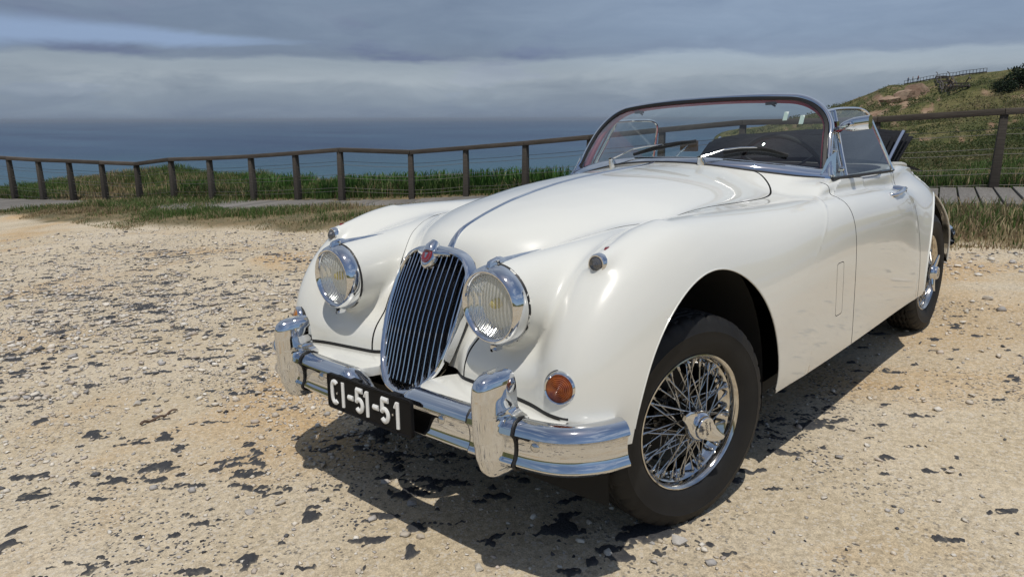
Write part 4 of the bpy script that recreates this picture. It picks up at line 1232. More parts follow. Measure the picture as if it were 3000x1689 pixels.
for a in (.5, math.pi - .5, math.pi + .5, -.5): mb.tube([sc_ + sa * -.02, sc_ + .19 * (math.cos(a) * u_ + math.sin(a) * v_)], .005, 6)
mb.tube([sc_ + sa * .01, sc_ - sa * .06, sc_ - sa * .25], [.04, .03, .02], 14); mb.build('spokes', M_DARKINT, sw)
im = empty('interior_mirror', car)
mb = MB(); c = np.array([-1.235, -.005, 1.098]); mb.box(c, (.008, .054, .025), [np.array([.96, -.28, 0]), np.array([.28, .96, 0]), np.array([0, 0, 1.0])]); mb.build('mirror_back', M_WOODBROWN, im, bevel=.004)
mb = MB(); mb.tube([c + [.012, 0, 0], np.array([-1.17, -.02, 1.07]), np.array([-1.12, -.06, 1.0])], .004, 8); mb.build('stem', M_CHROME, im)

# folded hood behind the seats
hd = empty('folded_hood', car)
def fold(name, xf, z0, z1, th, mat, wy=.575, lean=.22, arch=.02, top_r=.6):
    P = []
    for t in np.linspace(0, 1, 14):
        z = z0 + (z1 - z0) * t; xc = xf - lean * t - .05 * t * t
        row = []
        for a in np.linspace(0, 2 * math.pi, 40, endpoint=False):
            ca, sa_ = math.cos(a), math.sin(a)
            k = 1 if t < .8 else math.sqrt(max(0, 1 - ((t - .8) / .2) ** 2)) * .75 + .25
            yv = wy * np.sign(ca) * abs(ca) ** .35
            row.append((xc + th * k * np.sign(sa_) * abs(sa_) ** .6 + .012 * math.sin(yv * 23 + xf * 9) * t, yv, z + arch * (1 - (yv / wy) ** 2) * t + .006 * math.sin(yv * 31 + 2 * xf)))
        P.append(row)
    mb = MB(); mb.grid(P, closed_v=True); mb.add(P[0], [tuple(range(40))]); mb.add(P[-1], [tuple(range(40))]); mb.build(name, mat, hd, auto=70)
fold('hood_fold', -2.13, .86, 1.085, .022, M_HOOD, lean=.25, wy=.535)
fold('hood_fold', -2.18, .86, 1.100, .024, M_HOOD, lean=.28, wy=.545)
fold('hood_fold', -2.26, .86, 1.106, .030, M_HOOD, lean=.33, wy=.55)
fold('hood_fold', -2.34, .86, 1.090, .026, M_HOOD, lean=.36, wy=.54)
fold('hood_fold', -2.43, .86, 1.072, .052, M_HOOD, lean=.38, wy=.535)
mb = MB(); P = []
for t in np.linspace(0, 1, 10):
    P.append([(-2.20 - .66 * t, yv, .990 - .09 * t ** 1.5 - .035 * (abs(yv) / .6) ** 3) for yv in np.linspace(-.60, .60, 25)])
mb.grid(P); mb.build('hood_cover', M_HOOD, hd)
# bright binding and the rim bead of the hood well
M_BIND = pbr('hood_binding', (.16, .20, .30), .35)
for s in (1, -1):
    mb = MB(); mb.tube([(-2.220 - .33 * t - .05 * t * t, .547 * s, .86 + .243 * t) for t in np.linspace(0, 1, 12)], .008, 8); mb.build('hood_binding', M_BIND, hd)
ra_ = np.linspace(-math.pi / 2, math.pi / 2, 40); ry_ = .615 * np.sin(ra_); rx_ = -2.18 - .62 * np.maximum(0, np.cos(ra_)) ** .5
rim_pts = list(zip(rx_, ry_, top_z(rx_, np.abs(ry_)) + .006))
mb = MB(); mb.tube(rim_pts, .010, 8, flat=1.2); mb.build('hood_well_bead', pbr('bead_cream', (.55, .54, .50), .4), car)

# rear bumper quarter that shows past the rear wing
def rear_bumper(s):
    path = spl([(-3.26, .690), (-3.36, .665), (-3.50, .605), (-3.60, .55), (-3.68, .42), (-3.70, .22)], 30); P = []
    for i, (xv, yv) in enumerate(path):
        t = path[min(i + 1, len(path) - 1)] - path[max(i - 1, 0)]; t /= np.linalg.norm(t); nn = np.array([-t[1], t[0]]); nn = nn if nn @ np.array([-1, .5]) > 0 else -nn
        P.append([(xv + nn[0] * o, (yv + nn[1] * o) * s, z) for o, z in [(-.04, .475), (0, .483), (.016, .468), (.018, .450), (.008, .440), (.008, .420), (.018, .410), (.015, .39), (0, .378), (-.03, .376)]])
    mb = MB(); mb.grid(P); mb.build('rear_bumper', M_CHROME, car, auto=40)
both(rear_bumper)
# ------------------------------------------------------------------ ground and setting
rng = np.random.default_rng(11)
NZ = TILT @ np.array([0, 0, 1.0])
def plane_z(x, y): return -(NZ[0] * x + NZ[1] * y) / NZ[2]
_lat = {}
def vnoise(x, y, seed=0):
    if seed not in _lat: _lat[seed] = np.random.default_rng(1000 + seed).random((256, 256))
    T = _lat[seed]; xi = np.floor(x).astype(int); yi = np.floor(y).astype(int); fx = x - xi; fy = y - yi
    fx = fx * fx * (3 - 2 * fx); fy = fy * fy * (3 - 2 * fy)
    a = T[xi & 255, yi & 255]; b = T[(xi + 1) & 255, yi & 255]; c = T[xi & 255, (yi + 1) & 255]; d = T[(xi + 1) & 255, (yi + 1) & 255]
    return (a * (1 - fx) + b * fx) * (1 - fy) + (c * (1 - fx) + d * fx) * fy
def fbm(x, y, seed=0, oct=4, gain=.5):
    s = 0; a = 1; t = 0
    for k in range(oct): s = s + a * vnoise(x * 2 ** k + 17 * k, y * 2 ** k - 9 * k, seed + k); t += a; a *= gain
    return s / t
POST = np.array([(-2.49, -21.80, .35), (-2.86, -20.76, .33), (-3.27, -19.74, .30), (-3.65, -18.61, .30), (-4.09, -17.65, .28), (-4.58, -16.76, .26), (-4.89, -15.47, .40), (-5.24, -14.24, .45), (-5.59, -12.99, .52), (-5.94, -11.76, .61), (-6.26, -10.61, .70), (-7.07, -9.40, .66), (-7.75, -8.55, .74), (-8.04, -7.25, .85), (-8.32, -5.98, .97), (-8.61, -4.72, 1.10), (-8.89, -3.45, 1.22), (-9.30, -1.63, 1.26), (-9.62, -.17, 1.36), (-9.95, 1.25, 1.44), (-10.28, 2.7, 1.52)])
def fence_x(y): return np.interp(y, POST[:, 1], POST[:, 0])
EDGE = np.array([(-26, .6), (-20, -.75), (-15.7, -1.5), (-12.3, -2.06), (-10.3, -2.25), (-8.66, -2.85), (-6.7, -3.4), (-3, -4.6), (.3, -5.55), (3, -6.3), (8, -7.5)])
def edge_x(y): return np.interp(y, EDGE[:, 0], EDGE[:, 1])
def ground_z(x, y):
    z = plane_z(x, y)
    far = np.clip((np.hypot(x + .8, y) - 3.0) / 4, 0, 1)
    z = z + far * (.10 * (fbm(x * .22, y * .22, 3) - .5) + .03 * (fbm(x * 1.3, y * 1.3, 5) - .5))
    z = z + .010 * (fbm(x * 3.1, y * 3.1, 8, 3) - .5) * np.clip((np.hypot(x + .8, y) - 1.0), .3, 1)
    # rise of the verge
    e = np.clip((edge_x(y) - x) / .5, 0, 1); z = z + .05 * e * e * (3 - 2 * e)
    w_ = x - fence_x(y); z = z - .11 * np.clip((w_ + .05) / .15, 0, 1) * np.clip((2.15 - w_) / .2, 0, 1)      # hollow under the boardwalk
    # beyond the fence: mound at the far left, bank falling away to the cliff
    d = fence_x(y) - x
    mound = np.clip(d / 2.0, 0, 1) * np.exp(-((y + 20) / 4.0) ** 2) * .42
    z = z + mound
    left = np.clip((-3.5 - y) / 2.0, 0, 1)
    z = z - left * (np.clip(d - (2.2 + 1.5 * np.exp(-((y + 20) / 4.0) ** 2)), 0, 40) ** 1.35 * .55) - (1 - left) * np.clip(d - 1.0, 0, 40) * .09
    return z

def grid_mesh(xs, ys, zf):
    X, Y = np.meshgrid(xs, ys, indexing='ij'); Z = zf(X.ravel(), Y.ravel())
    V = np.stack([X.ravel(), Y.ravel(), Z], 1); n, m = len(xs), len(ys)
    i = np.arange(n - 1)[:, None] * m + np.arange(m - 1)[None]; i = i.ravel()
    return V, np.stack([i, i + m, i + m + 1, i + 1], 1)

def ground_material():
    m, nt, b = new_mat('sandy_ground'); N = nt.nodes; L = nt.links
    tc = N.new('ShaderNodeTexCoord')
    def nz(scale, det=6, rough=.6, dist=0.0):
        n = N.new('ShaderNodeTexNoise'); n.inputs['Scale'].default_value = scale; n.inputs['Detail'].default_value = det; n.inputs['Roughness'].default_value = rough; n.inputs['Distortion'].default_value = dist
        L.new(tc.outputs['Object'], n.inputs['Vector']); return n
    def ramp(src, p0, c0, p1, c1):
        r = N.new('ShaderNodeValToRGB'); r.color_ramp.elements[0].position = p0; r.color_ramp.elements[0].color = (*c0, 1); r.color_ramp.elements[1].position = p1; r.color_ramp.elements[1].color = (*c1, 1)
        L.new(src, r.inputs[0]); return r.outputs[0]
    def mix(f, a, b2, t='MIX'):
        n = N.new('ShaderNodeMix'); n.data_type = 'RGBA'; n.blend_type = t
        if isinstance(f, float): n.inputs[0].default_value = f
        else: L.new(f, n.inputs[0])
        for s, v in ((6, a), (7, b2)):
            if isinstance(v, tuple): n.inputs[s].default_value = (*v, 1)
            else: L.new(v, n.inputs[s])
        return n.outputs[2]
    base = ramp(nz(.9, 5).outputs[0], .35, (.545, .45, .305), .68, (.63, .545, .41))
    ochre = ramp(nz(.55, 4, .6, .6).outputs[0], .52, (0, 0, 0), .68, (1, 1, 1))
    base = mix(ochre, base, (.55, .385, .205))
    grit = ramp(nz(210, 3, .7).outputs[0], .30, (.62, .62, .64), .62, (1.12, 1.11, 1.09))
    base = mix(1.0, base, grit, 'MULTIPLY')
    mid = ramp(nz(46, 5, .65).outputs[0], .34, (.72, .71, .70), .60, (1.08, 1.08, 1.08)); base = mix(1.0, base, mid, 'MULTIPLY')
    # small chips of stone and tar that are too fine to build
    vo = N.new('ShaderNodeTexVoronoi'); vo.inputs['Scale'].default_value = 120; L.new(tc.outputs['Object'], vo.inputs['Vector'])
    sc = N.new('ShaderNodeSeparateColor'); L.new(vo.outputs['Color'], sc.inputs[0])
    chip = ramp(sc.outputs[0], .86, (0, 0, 0), .90, (.7, .7, .7)); base = mix(chip, base, (.60, .54, .45))
    tar = ramp(sc.outputs[1], .90, (0, 0, 0), .91, (1, 1, 1))
    tarm = ramp(nz(1.1, 3).outputs[0], .47, (0, 0, 0), .58, (1, 1, 1)); tar2 = mix(1.0, tar, tarm, 'MULTIPLY'); base = mix(tar2, base, (.075, .075, .08))
    # soil under the grass
    geo = N.new('ShaderNodeAttribute'); geo.attribute_name = 'soil'; base = mix(geo.outputs['Fac'], base, ramp(nz(2.5, 5).outputs[0], .4, (.12, .105, .055), .65, (.22, .165, .09)))
    L.new(base, b.inputs['Base Color']); b.inputs['Roughness'].default_value = .92; b.inputs['Specular IOR Level'].default_value = .25
    bp = N.new('ShaderNodeBump'); bp.inputs['Strength'].default_value = .55; bp.inputs['Distance'].default_value = .012
    bp2 = N.new('ShaderNodeBump'); bp2.inputs['Strength'].default_value = .6; bp2.inputs['Distance'].default_value = .004
    L.new(nz(38, 6, .65).outputs[0], bp.inputs['Height']); L.new(nz(230, 4, .6).outputs[0], bp2.inputs['Height']); L.new(bp.outputs[0], bp2.inputs['Normal']); L.new(bp2.outputs[0], b.inputs['Normal'])
    return m
xs = np.concatenate([np.arange(-40, -14, 1.0), np.arange(-14, 6, .10), np.arange(6, 40, 2.0)])
ys = np.concatenate([np.arange(-60, -26, 1.5), np.arange(-26, 6, .10), np.arange(6, 40, 2.0)])
GV, GF = grid_mesh(xs, ys, ground_z)
ground = mesh_obj('ground', GV, GF, ground_material()); ground['kind'] = 'structure'
soil = np.clip((edge_x(GV[:, 1]) + .35 * (fbm(GV[:, 0] * 1.1, GV[:, 1] * 1.1, 21) - .5) * 2 - GV[:, 0]) / .25, 0, 1)
at = ground.data.attributes.new('soil', 'FLOAT', 'POINT'); at.data.foreach_set('value', soil.astype(np.float32))

# ---- remains of old tarmac: raised dark crusts
def tar_field(x, y):
    ca, sa = .684, .73      # crusts drawn out along the old rolling direction
    u = x * ca - y * sa; v = x * sa + y * ca
    n = fbm(u * 8.5, v * 15.0, 31, 5, .66)
    m = fbm(x * .75, y * .75, 41, 3)
    side = np.clip((.15 - y - .45 * (x + 1)) / 1.6, 0, 1) * .062 - np.clip(np.hypot(x - .9, y + .8) - 2.2, 0, 6) * .012 + .030 * np.exp(-(((x - 1.05) / .45) ** 2 + ((y + 1.0) / .6) ** 2))                     # thick on the seaward side, thin towards the driver's side
    side = side - .035 * np.clip((y - .75) / .3, 0, 1) + .05 * np.exp(-(((x + 1.5) / .8) ** 2 + ((y - 1.0) / .22) ** 2))
    ver = np.clip((x - edge_x(y) - .4) / 1.2, 0, 1)
    return n + (m - .5) * .22 + side - (1 - ver) * .3
xs = np.arange(-3.6, 1.9, .012); ys = np.arange(-9.0, 2.4, .012)
X, Y = np.meshgrid(xs, ys, indexing='ij'); X = X.ravel(); Y = Y.ravel()
TF = tar_field(X, Y)
Hh = np.clip((TF - .668) * .16, -.012, .0060) + .0125 * (fbm(X * 30, Y * 46, 51, 3, .75) - .5)
TZ = ground_z(X, Y) + Hh
m_ = len(ys); i = (np.arange(len(xs) - 1)[:, None] * m_ + np.arange(m_ - 1)[None]).ravel(); Q = np.stack([i, i + m_, i + m_ + 1, i + 1], 1)
Q = Q[(Hh[Q] > -.0045).any(1)]
u_, inv = np.unique(Q, return_inverse=True)
def tar_material():
    m, nt, b = new_mat('old_tarmac'); N = nt.nodes; L = nt.links; tc = N.new('ShaderNodeTexCoord'); at = N.new('ShaderNodeAttribute'); at.attribute_name = 'crust'
    def nz(s, d=5): n = N.new('ShaderNodeTexNoise'); n.inputs['Scale'].default_value = s; n.inputs['Detail'].default_value = d; n.inputs['Roughness'].default_value = .65; L.new(tc.outputs['Object'], n.inputs['Vector']); return n.outputs[0]
    ad = N.new('ShaderNodeMath'); ad.operation = 'MULTIPLY_ADD'; ad.inputs[1].default_value = .9; L.new(nz(70), ad.inputs[0]); L.new(at.outputs['Fac'], ad.inputs[2])
    r = N.new('ShaderNodeValToRGB'); L.new(ad.outputs[0], r.inputs[0]); e = r.color_ramp.elements; e[0].position = .38; e[0].color = (.42, .35, .25, 1); e[1].position = 1.0; e[1].color = (.060, .061, .066, 1); q = e.new(.52); q.color = (.19, .17, .14, 1); q = e.new(.70); q.color = (.095, .093, .092, 1)
    L.new(r.outputs[0], b.inputs['Base Color']); b.inputs['Roughness'].default_value = .88; b.inputs['Specular IOR Level'].default_value = .25
    bp = N.new('ShaderNodeBump'); bp.inputs['Strength'].default_value = 1.0; bp.inputs['Distance'].default_value = .010; L.new(nz(130), bp.inputs['Height']); L.new(bp.outputs[0], b.inputs['Normal']); return m
tarm = mesh_obj('tarmac_crust', np.stack([X, Y, TZ], 1)[u_], inv.reshape(-1, 4), tar_material())
at = tarm.data.attributes.new('crust', 'FLOAT', 'POINT'); at.data.foreach_set('value', np.clip(Hh[u_] / .011, -.2, .7).astype(np.float32))
tag(tarm, 'broken dark crusts of old tarmac scattered over the sand', 'tarmac', kind='stuff')

# ---- loose stones
def ico(sub=0):
    bm = bmesh.new(); bmesh.ops.create_icosphere(bm, subdivisions=sub + 1, radius=1.0)
    V = np.array([v.co[:] for v in bm.verts]); F = np.array([[v.index for v in f.verts] for f in bm.faces]); bm.free(); return V, F
def chip(seed, npt=10, flat=.5):
    r = np.random.default_rng(seed); P = r.normal(size=(npt, 3)); P /= np.linalg.norm(P, axis=1)[:, None]; P *= r.uniform(.75, 1.0, (npt, 1)) * [1.0, r.uniform(.55, .85), flat * r.uniform(.7, 1.2)]
    bm = bmesh.new(); vs = [bm.verts.new(p) for p in P]; res = bmesh.ops.convex_hull(bm, input=vs); bmesh.ops.delete(bm, geom=[v for v in bm.verts if not v.link_faces], context='VERTS')
    bmesh.ops.triangulate(bm, faces=bm.faces); bm.verts.index_update(); V = np.array([v.co[:] for v in bm.verts]); F = np.array([[v.index for v in f.verts] for f in bm.faces]); bm.free(); return V, F
variants = [chip(70 + k, 9 + k % 3, .32 + .05 * (k % 4)) for k in range(12)]
def scatter_mesh(name, P, size, rot, var, cols, mat, flat=False, tilt=None):
    n = len(P); allV = []; allF = []; allC = []; off = 0
    for k in range(len(variants)):
        I = np.where(var == k)[0]
        if not len(I): continue
        IV, IF = variants[k]; V = IV[None] * size[I][:, None, None]
        c, s = np.cos(rot[I])[:, None], np.sin(rot[I])[:, None]
        W = np.empty_like(V); W[:, :, 0] = V[:, :, 0] * c - V[:, :, 1] * s; W[:, :, 1] = V[:, :, 0] * s + V[:, :, 1] * c; W[:, :, 2] = V[:, :, 2]
        W += P[I][:, None]
        allV.append(W.reshape(-1, 3)); allF.append((IF[None] + (np.arange(len(I)) * len(IV))[:, None, None] + off).reshape(-1, 3)); off += len(I) * len(IV)
        allC.append(np.repeat(cols[I], len(IV), 0))
    o = mesh_obj(name, np.concatenate(allV), np.concatenate(allF), mat, smooth=False)
    ca = o.data.attributes.new('tint', 'FLOAT_COLOR', 'POINT'); C4 = np.concatenate(allC); C4 = np.c_[C4, np.ones(len(C4))]
    ca.data.foreach_set('color', C4.astype(np.float32).ravel()); return o
def tint_mat(name, rough=.85, spec=.3, bump=None, trans=0.0):
    m, nt, b = new_mat(name); a = nt.nodes.new('ShaderNodeAttribute'); a.attribute_name = 'tint'
    nt.links.new(a.outputs['Color'], b.inputs['Base Color']); b.inputs['Roughness'].default_value = rough; b.inputs['Specular IOR Level'].default_value = spec
    if bump:
        tc = nt.nodes.new('ShaderNodeTexCoord'); n = nt.nodes.new('ShaderNodeTexNoise'); n.inputs['Scale'].default_value = bump[0]; nt.links.new(tc.outputs['Object'], n.inputs['Vector'])
        bp = nt.nodes.new('ShaderNodeBump'); bp.inputs['Strength'].default_value = bump[1]; bp.inputs['Distance'].default_value = bump[2]; nt.links.new(n.outputs['Fac'], bp.inputs['Height']); nt.links.new(bp.outputs['Normal'], b.inputs['Normal'])
    if trans:
        out = nt.nodes['Material Output']; tl = nt.nodes.new('ShaderNodeBsdfTranslucent'); ad = nt.nodes.new('ShaderNodeMixShader'); ad.inputs[0].default_value = trans
        nt.links.new(a.outputs['Color'], tl.inputs['Color']); nt.links.new(b.outputs[0], ad.inputs[1]); nt.links.new(tl.outputs[0], ad.inputs[2]); nt.links.new(ad.outputs[0], out.inputs[0])
    return m
M_STONE = tint_mat('loose_stone', bump=(90, .4, .004))
NS = 120000
# pick positions with a density that falls with distance from the viewer
rad = 1.6 * np.exp(rng.random(NS) * math.log(13.0 / 1.6)); th = rng.uniform(math.radians(178), math.radians(275), NS)
SX = CAM_POS[0] + rad * np.cos(th); SY = CAM_POS[1] + rad * np.sin(th)
dens = .045 + .95 * np.clip((fbm(SX * .75, SY * .75, 41, 3) - .40) * 3 + np.clip((.25 - SY - .45 * (SX + 1)) / 1.8, 0, 1) * .55, 0, 1) * np.clip((.35 - SY - .40 * (SX + 1)) / 1.0, .03, 1)
keep = (rng.random(NS) < dens) & (SX > edge_x(SY) + .15)
SX, SY, rad = SX[keep], SY[keep], rad[keep]
size = .0056 * np.exp(rng.normal(.22, .60, len(SX))); size = np.clip(size, .0025, .027) * np.clip(rad / 3.2, .85, 1.6)
pal = np.array([(.58, .51, .42), (.66, .60, .51), (.52, .45, .38), (.44, .41, .38), (.36, .34, .32), (.72, .67, .59), (.10, .10, .105), (.05, .05, .055)])
ci = rng.choice(len(pal), len(SX), p=[.24, .22, .15, .11, .08, .12, .05, .03]); cols = pal[ci] * rng.uniform(.85, 1.12, (len(SX), 1))
gravel = scatter_mesh('gravel', np.stack([SX, SY, ground_z(SX, SY) + size * .22], 1), size, rng.uniform(0, 6.28, len(SX)), rng.integers(0, 12, len(SX)), cols, M_STONE)
tag(gravel, 'pale limestone gravel strewn over the sandy parking ground', 'gravel', kind='stuff')

# the stones that stand out one by one
def big_stone(x, y, s, col, label, seed, flat=.55):
    V, F = chip(400 + seed, 17, flat); V = V * s; a = seed * 1.7; V = V @ np.array([[math.cos(a), math.sin(a), 0], [-math.sin(a), math.cos(a), 0], [0, 0, 1]])
    m = MB(); m.add(V, F); o = m.build('stone', pbr('stone_%d' % seed, col, .85, noise=(40, tuple(c * .72 for c in col), 5), bump=(130, .5, .004)), bevel=s * .05, auto=25)
    o.location = (x, y, float(ground_z(np.array([x]), np.array([y]))[0]) + s * flat * .5)
    tag(o, label, 'stone', 'larger loose stones')
for q in [
    (.153, .75, .034, (.52, .49, .45), 'pale grey flat stone on the sand just before the front tyre', 1),
    (.179, .705, .014, (.55, .47, .36), 'small tan stone touching the pale flat stone near the front tyre', 2),
    (.202, .692, .011, (.40, .38, .35), 'tiny grey stone at the end of the row before the front tyre', 3),
    (.322, .622, .021, (.56, .53, .48), 'white stone lying on the edge of the bumper shadow', 4),
    (.615, .126, .018, (.55, .48, .39), 'squarish cream stone in front of the middle of the bumper', 5),
    (.531, -.547, .024, (.54, .48, .39), 'upright pale stone in the sun under the number plate end', 6),
    (.504, -.05, .026, (.40, .38, .36), 'grey stone lying in the shadow stripe of the bumper', 7),
    (.612, .381, .022, (.58, .53, .45), 'pale stone beside the rounded shadow of the overrider', 8),
    (.786, -.413, .024, (.50, .45, .38), 'flat cream stone out in the gravel before the bumper', 9),
    (.393, -2.48, .026, (.60, .57, .51), 'white stone far out in the gravel beyond the twig', 10),
    (.738, -1.86, .028, (.50, .46, .40), 'angular pale stone next to the twig', 11),
    (.883, -.437, .022, (.47, .44, .40), 'rounded grey stone nearest the lower edge of the picture', 12),
    (1.227, -1.243, .024, (.55, .48, .38), 'tan stone resting on a wide black tarmac crust', 13),
    (-3.514, .868, .040, (.52, .47, .40), 'pale stone on the sand behind the rear wheel', 14),
    (-3.067, .838, .032, (.58, .53, .44), 'cream stone beside the rear tyre', 15)]:
    big_stone(*q)

# twig
mb = MB(); tw = spl([(.829, -1.558), (.79, -1.575), (.74, -1.572), (.70, -1.595), (.65, -1.605)], 16)
mb.tube([(p[0], p[1], float(ground_z(np.array([p[0]]), np.array([p[1]]))[0]) + .010 + .006 * math.sin(k)) for k, p in enumerate(tw)], list(np.linspace(.007, .004, len(tw))), 7)
o = mb.build('twig', pbr('twig_bark', (.085, .055, .040), .85, noise=(60, (.15, .10, .075), 4), bump=(90, .6, .004))); tag(o, 'thin brown twig lying on the gravel left of the bumper', 'twig')

# ---- boardwalk and fence
M_DECK = pbr('weathered_deck', (.185, .172, .155), .85, noise=(5, (.30, .285, .262), 8), bump=(40, .5, .006))
def wood(name, a, b, sc=1.0, rough=.85):
    m, nt, bs = new_mat(name); N = nt.nodes; L = nt.links; tc = N.new('ShaderNodeTexCoord'); mp = N.new('ShaderNodeMapping'); mp.inputs['Scale'].default_value = (1.2 * sc, 22 * sc, 22 * sc); L.new(tc.outputs['Object'], mp.inputs['Vector'])
    n = N.new('ShaderNodeTexNoise'); n.inputs['Scale'].default_value = 3; n.inputs['Detail'].default_value = 7; n.inputs['Roughness'].default_value = .65; L.new(mp.outputs[0], n.inputs['Vector'])
    oi = N.new('ShaderNodeObjectInfo'); r = N.new('ShaderNodeValToRGB'); r.color_ramp.elements[0].position = .3; r.color_ramp.elements[1].position = .7; r.color_ramp.elements[0].color = (*a, 1); r.color_ramp.elements[1].color = (*b, 1); L.new(n.outputs[0], r.inputs[0])
    mr = N.new('ShaderNodeMapRange'); mr.inputs['To Min'].default_value = .78; mr.inputs['To Max'].default_value = 1.18; L.new(oi.outputs['Random'], mr.inputs['Value'])
    mx = N.new('ShaderNodeMix'); mx.data_type = 'RGBA'; mx.blend_type = 'MULTIPLY'; mx.inputs[0].default_value = 1; L.new(r.outputs[0], mx.inputs[6]); L.new(mr.outputs[0], mx.inputs[7]); L.new(mx.outputs[2], bs.inputs['Base Color'])
    bs.inputs['Roughness'].default_value = rough; bs.inputs['Specular IOR Level'].default_value = .25
    bp = N.new('ShaderNodeBump'); bp.inputs['Strength'].default_value = .5; bp.inputs['Distance'].default_value = .006; L.new(n.outputs[0], bp.inputs['Height']); L.new(bp.outputs[0], bs.inputs['Normal']); return m
M_DECK = wood('weathered_deck', (.130, .120, .108), (.235, .220, .200)); M_POST = wood('weathered_post', (.050, .043, .036), (.105, .092, .078)); M_RAIL = wood('weathered_rail', (.055, .045, .036), (.135, .115, .096))
M_WIRE = pbr('steel_cable', (.20, .19, .17), .45, metal=.6)
def deck_h(y): return np.interp(y, [-30, -21, -18.5, -16.5, -10.6, -9, -6.5, -4, -.2, 5], [.12, .12, .05, .0, .02, -.01, .03, .09, .15, .17])
bw = empty('boardwalk'); bw['kind'] = 'structure'
unit = None
ydeck = -24.0
arr = POST[:, :2]; seg = np.linalg.norm(np.diff(arr, axis=0), axis=1); cum = np.concatenate([[0], np.cumsum(seg)])
def along(sv): return np.array([np.interp(sv, cum, arr[:, 0]), np.interp(sv, cum, arr[:, 1])])
pm = MB(); pm.box((0, 0, 0), (1.0, .095, .024)); pme = pm.build('plank', M_DECK, bevel=.006).data
bpy.data.objects.remove(bpy.data.objects['plank'])
pr_ = random.Random(5); sv = 0.0; dirs = []
while sv < cum[-1]:
    p = along(sv); q = along(min(sv + .6, cum[-1])); p0 = along(max(sv - .6, 0)); t = q - p0; t /= np.linalg.norm(t); nrm = np.array([t[1], -t[0]]); nrm = nrm if nrm[0] > 0 else -nrm
    c = p + nrm * (1.02 + pr_.uniform(-.03, .03)); zc = float(plane_z(c[0], c[1])) + float(deck_h(c[1])) + pr_.uniform(-.004, .004)
    a = math.atan2(nrm[1], nrm[0]); o = bpy.data.objects.new('plank', pme); link(o, bw)
    tilt = math.atan2(float(plane_z(*(c + nrm)) - plane_z(*(c - nrm))), 2.0)
    o.matrix_world = Matrix.Translation((c[0], c[1], zc)) @ Matrix.Rotation(a, 4, 'Z') @ Matrix.Rotation(-tilt, 4, 'Y') @ Matrix.Rotation(pr_.uniform(-.006, .006), 4, 'X')
    sv += .206
for off in (.25, 1.8):      # bearers under the planks
    mb = MB(); P = []
    for k in np.linspace(0, cum[-1], 60):
        p = along(k); t = along(min(k + .3, cum[-1])) - along(max(k - .3, 0)); t /= np.linalg.norm(t); nrm = np.array([t[1], -t[0]]); nrm = nrm if nrm[0] > 0 else -nrm
        c = p + nrm * off; zc = float(plane_z(*c)) + float(deck_h(c[1])) - .026
        P.append([(c[0] + nrm[0] * a, c[1] + nrm[1] * a, zc + b) for a, b in ((-.04, -.2), (-.04, 0), (.04, 0), (.04, -.2))])
    mb.grid(P, closed_v=True); mb.build('bearer', M_DECK, bw, auto=30)

fence = empty('boardwalk_fence'); tag(fence, 'dark weathered timber post and rail fence strung with steel cables along the boardwalk', 'fence')
fence.location = (float(POST[10, 0]), float(POST[10, 1]), float(plane_z(POST[10, 0], POST[10, 1])))
fl = np.array(fence.location)
pm = MB(); pm.box((0, 0, -.56), (.058, .068, .56), taper=.76); pmesh = pm.build('post', M_POST, bevel=.006).data; bpy.data.objects.remove(bpy.data.objects['post'])
for i, (x, y, zt) in enumerate(POST):
    t = POST[min(i + 1, len(POST) - 1), :2] - POST[max(i - 1, 0), :2]
    o = bpy.data.objects.new('post', pmesh); link(o, fence)
    o.matrix_local = Matrix.Translation((x - fl[0], y - fl[1], zt - .078 - fl[2])) @ Matrix.Rotation(math.atan2(t[1], t[0]) + pr_.uniform(-.04, .04), 4, 'Z') @ Matrix.Rotation(pr_.uniform(-.012, .012), 4, 'X')
for i in range(len(POST) - 1):
    a = POST[i] - fl; b = POST[i + 1] - fl; d = b - a; L_ = np.linalg.norm(d); dh = d / L_
    u = np.array([-dh[1], dh[0], 0]); u /= np.linalg.norm(u); w = np.cross(dh, u)
    mb = MB(); mb.box((0, 0, 0), (L_ / 2 - .002, .070, .042)); o = mb.build('rail', M_RAIL, fence, bevel=.006)
    o.matrix_local = Matrix([[dh[k], u[k], w[k], (a + b)[k] / 2 + (-.040 if k == 2 else 0)] for k in range(3)] + [[0, 0, 0, 1]])
    for h in (.26, .33, .52, .59, .78, .85, 1.0):
        mb = MB(); sag = .006 + .006 * pr_.random()
        mb.tube([a + d * q + np.array([0, 0, -h - sag * math.sin(math.pi * q)]) for q in (0, .25, .5, .75, 1)], .0042, 5); mb.build('cable', M_WIRE, fence)

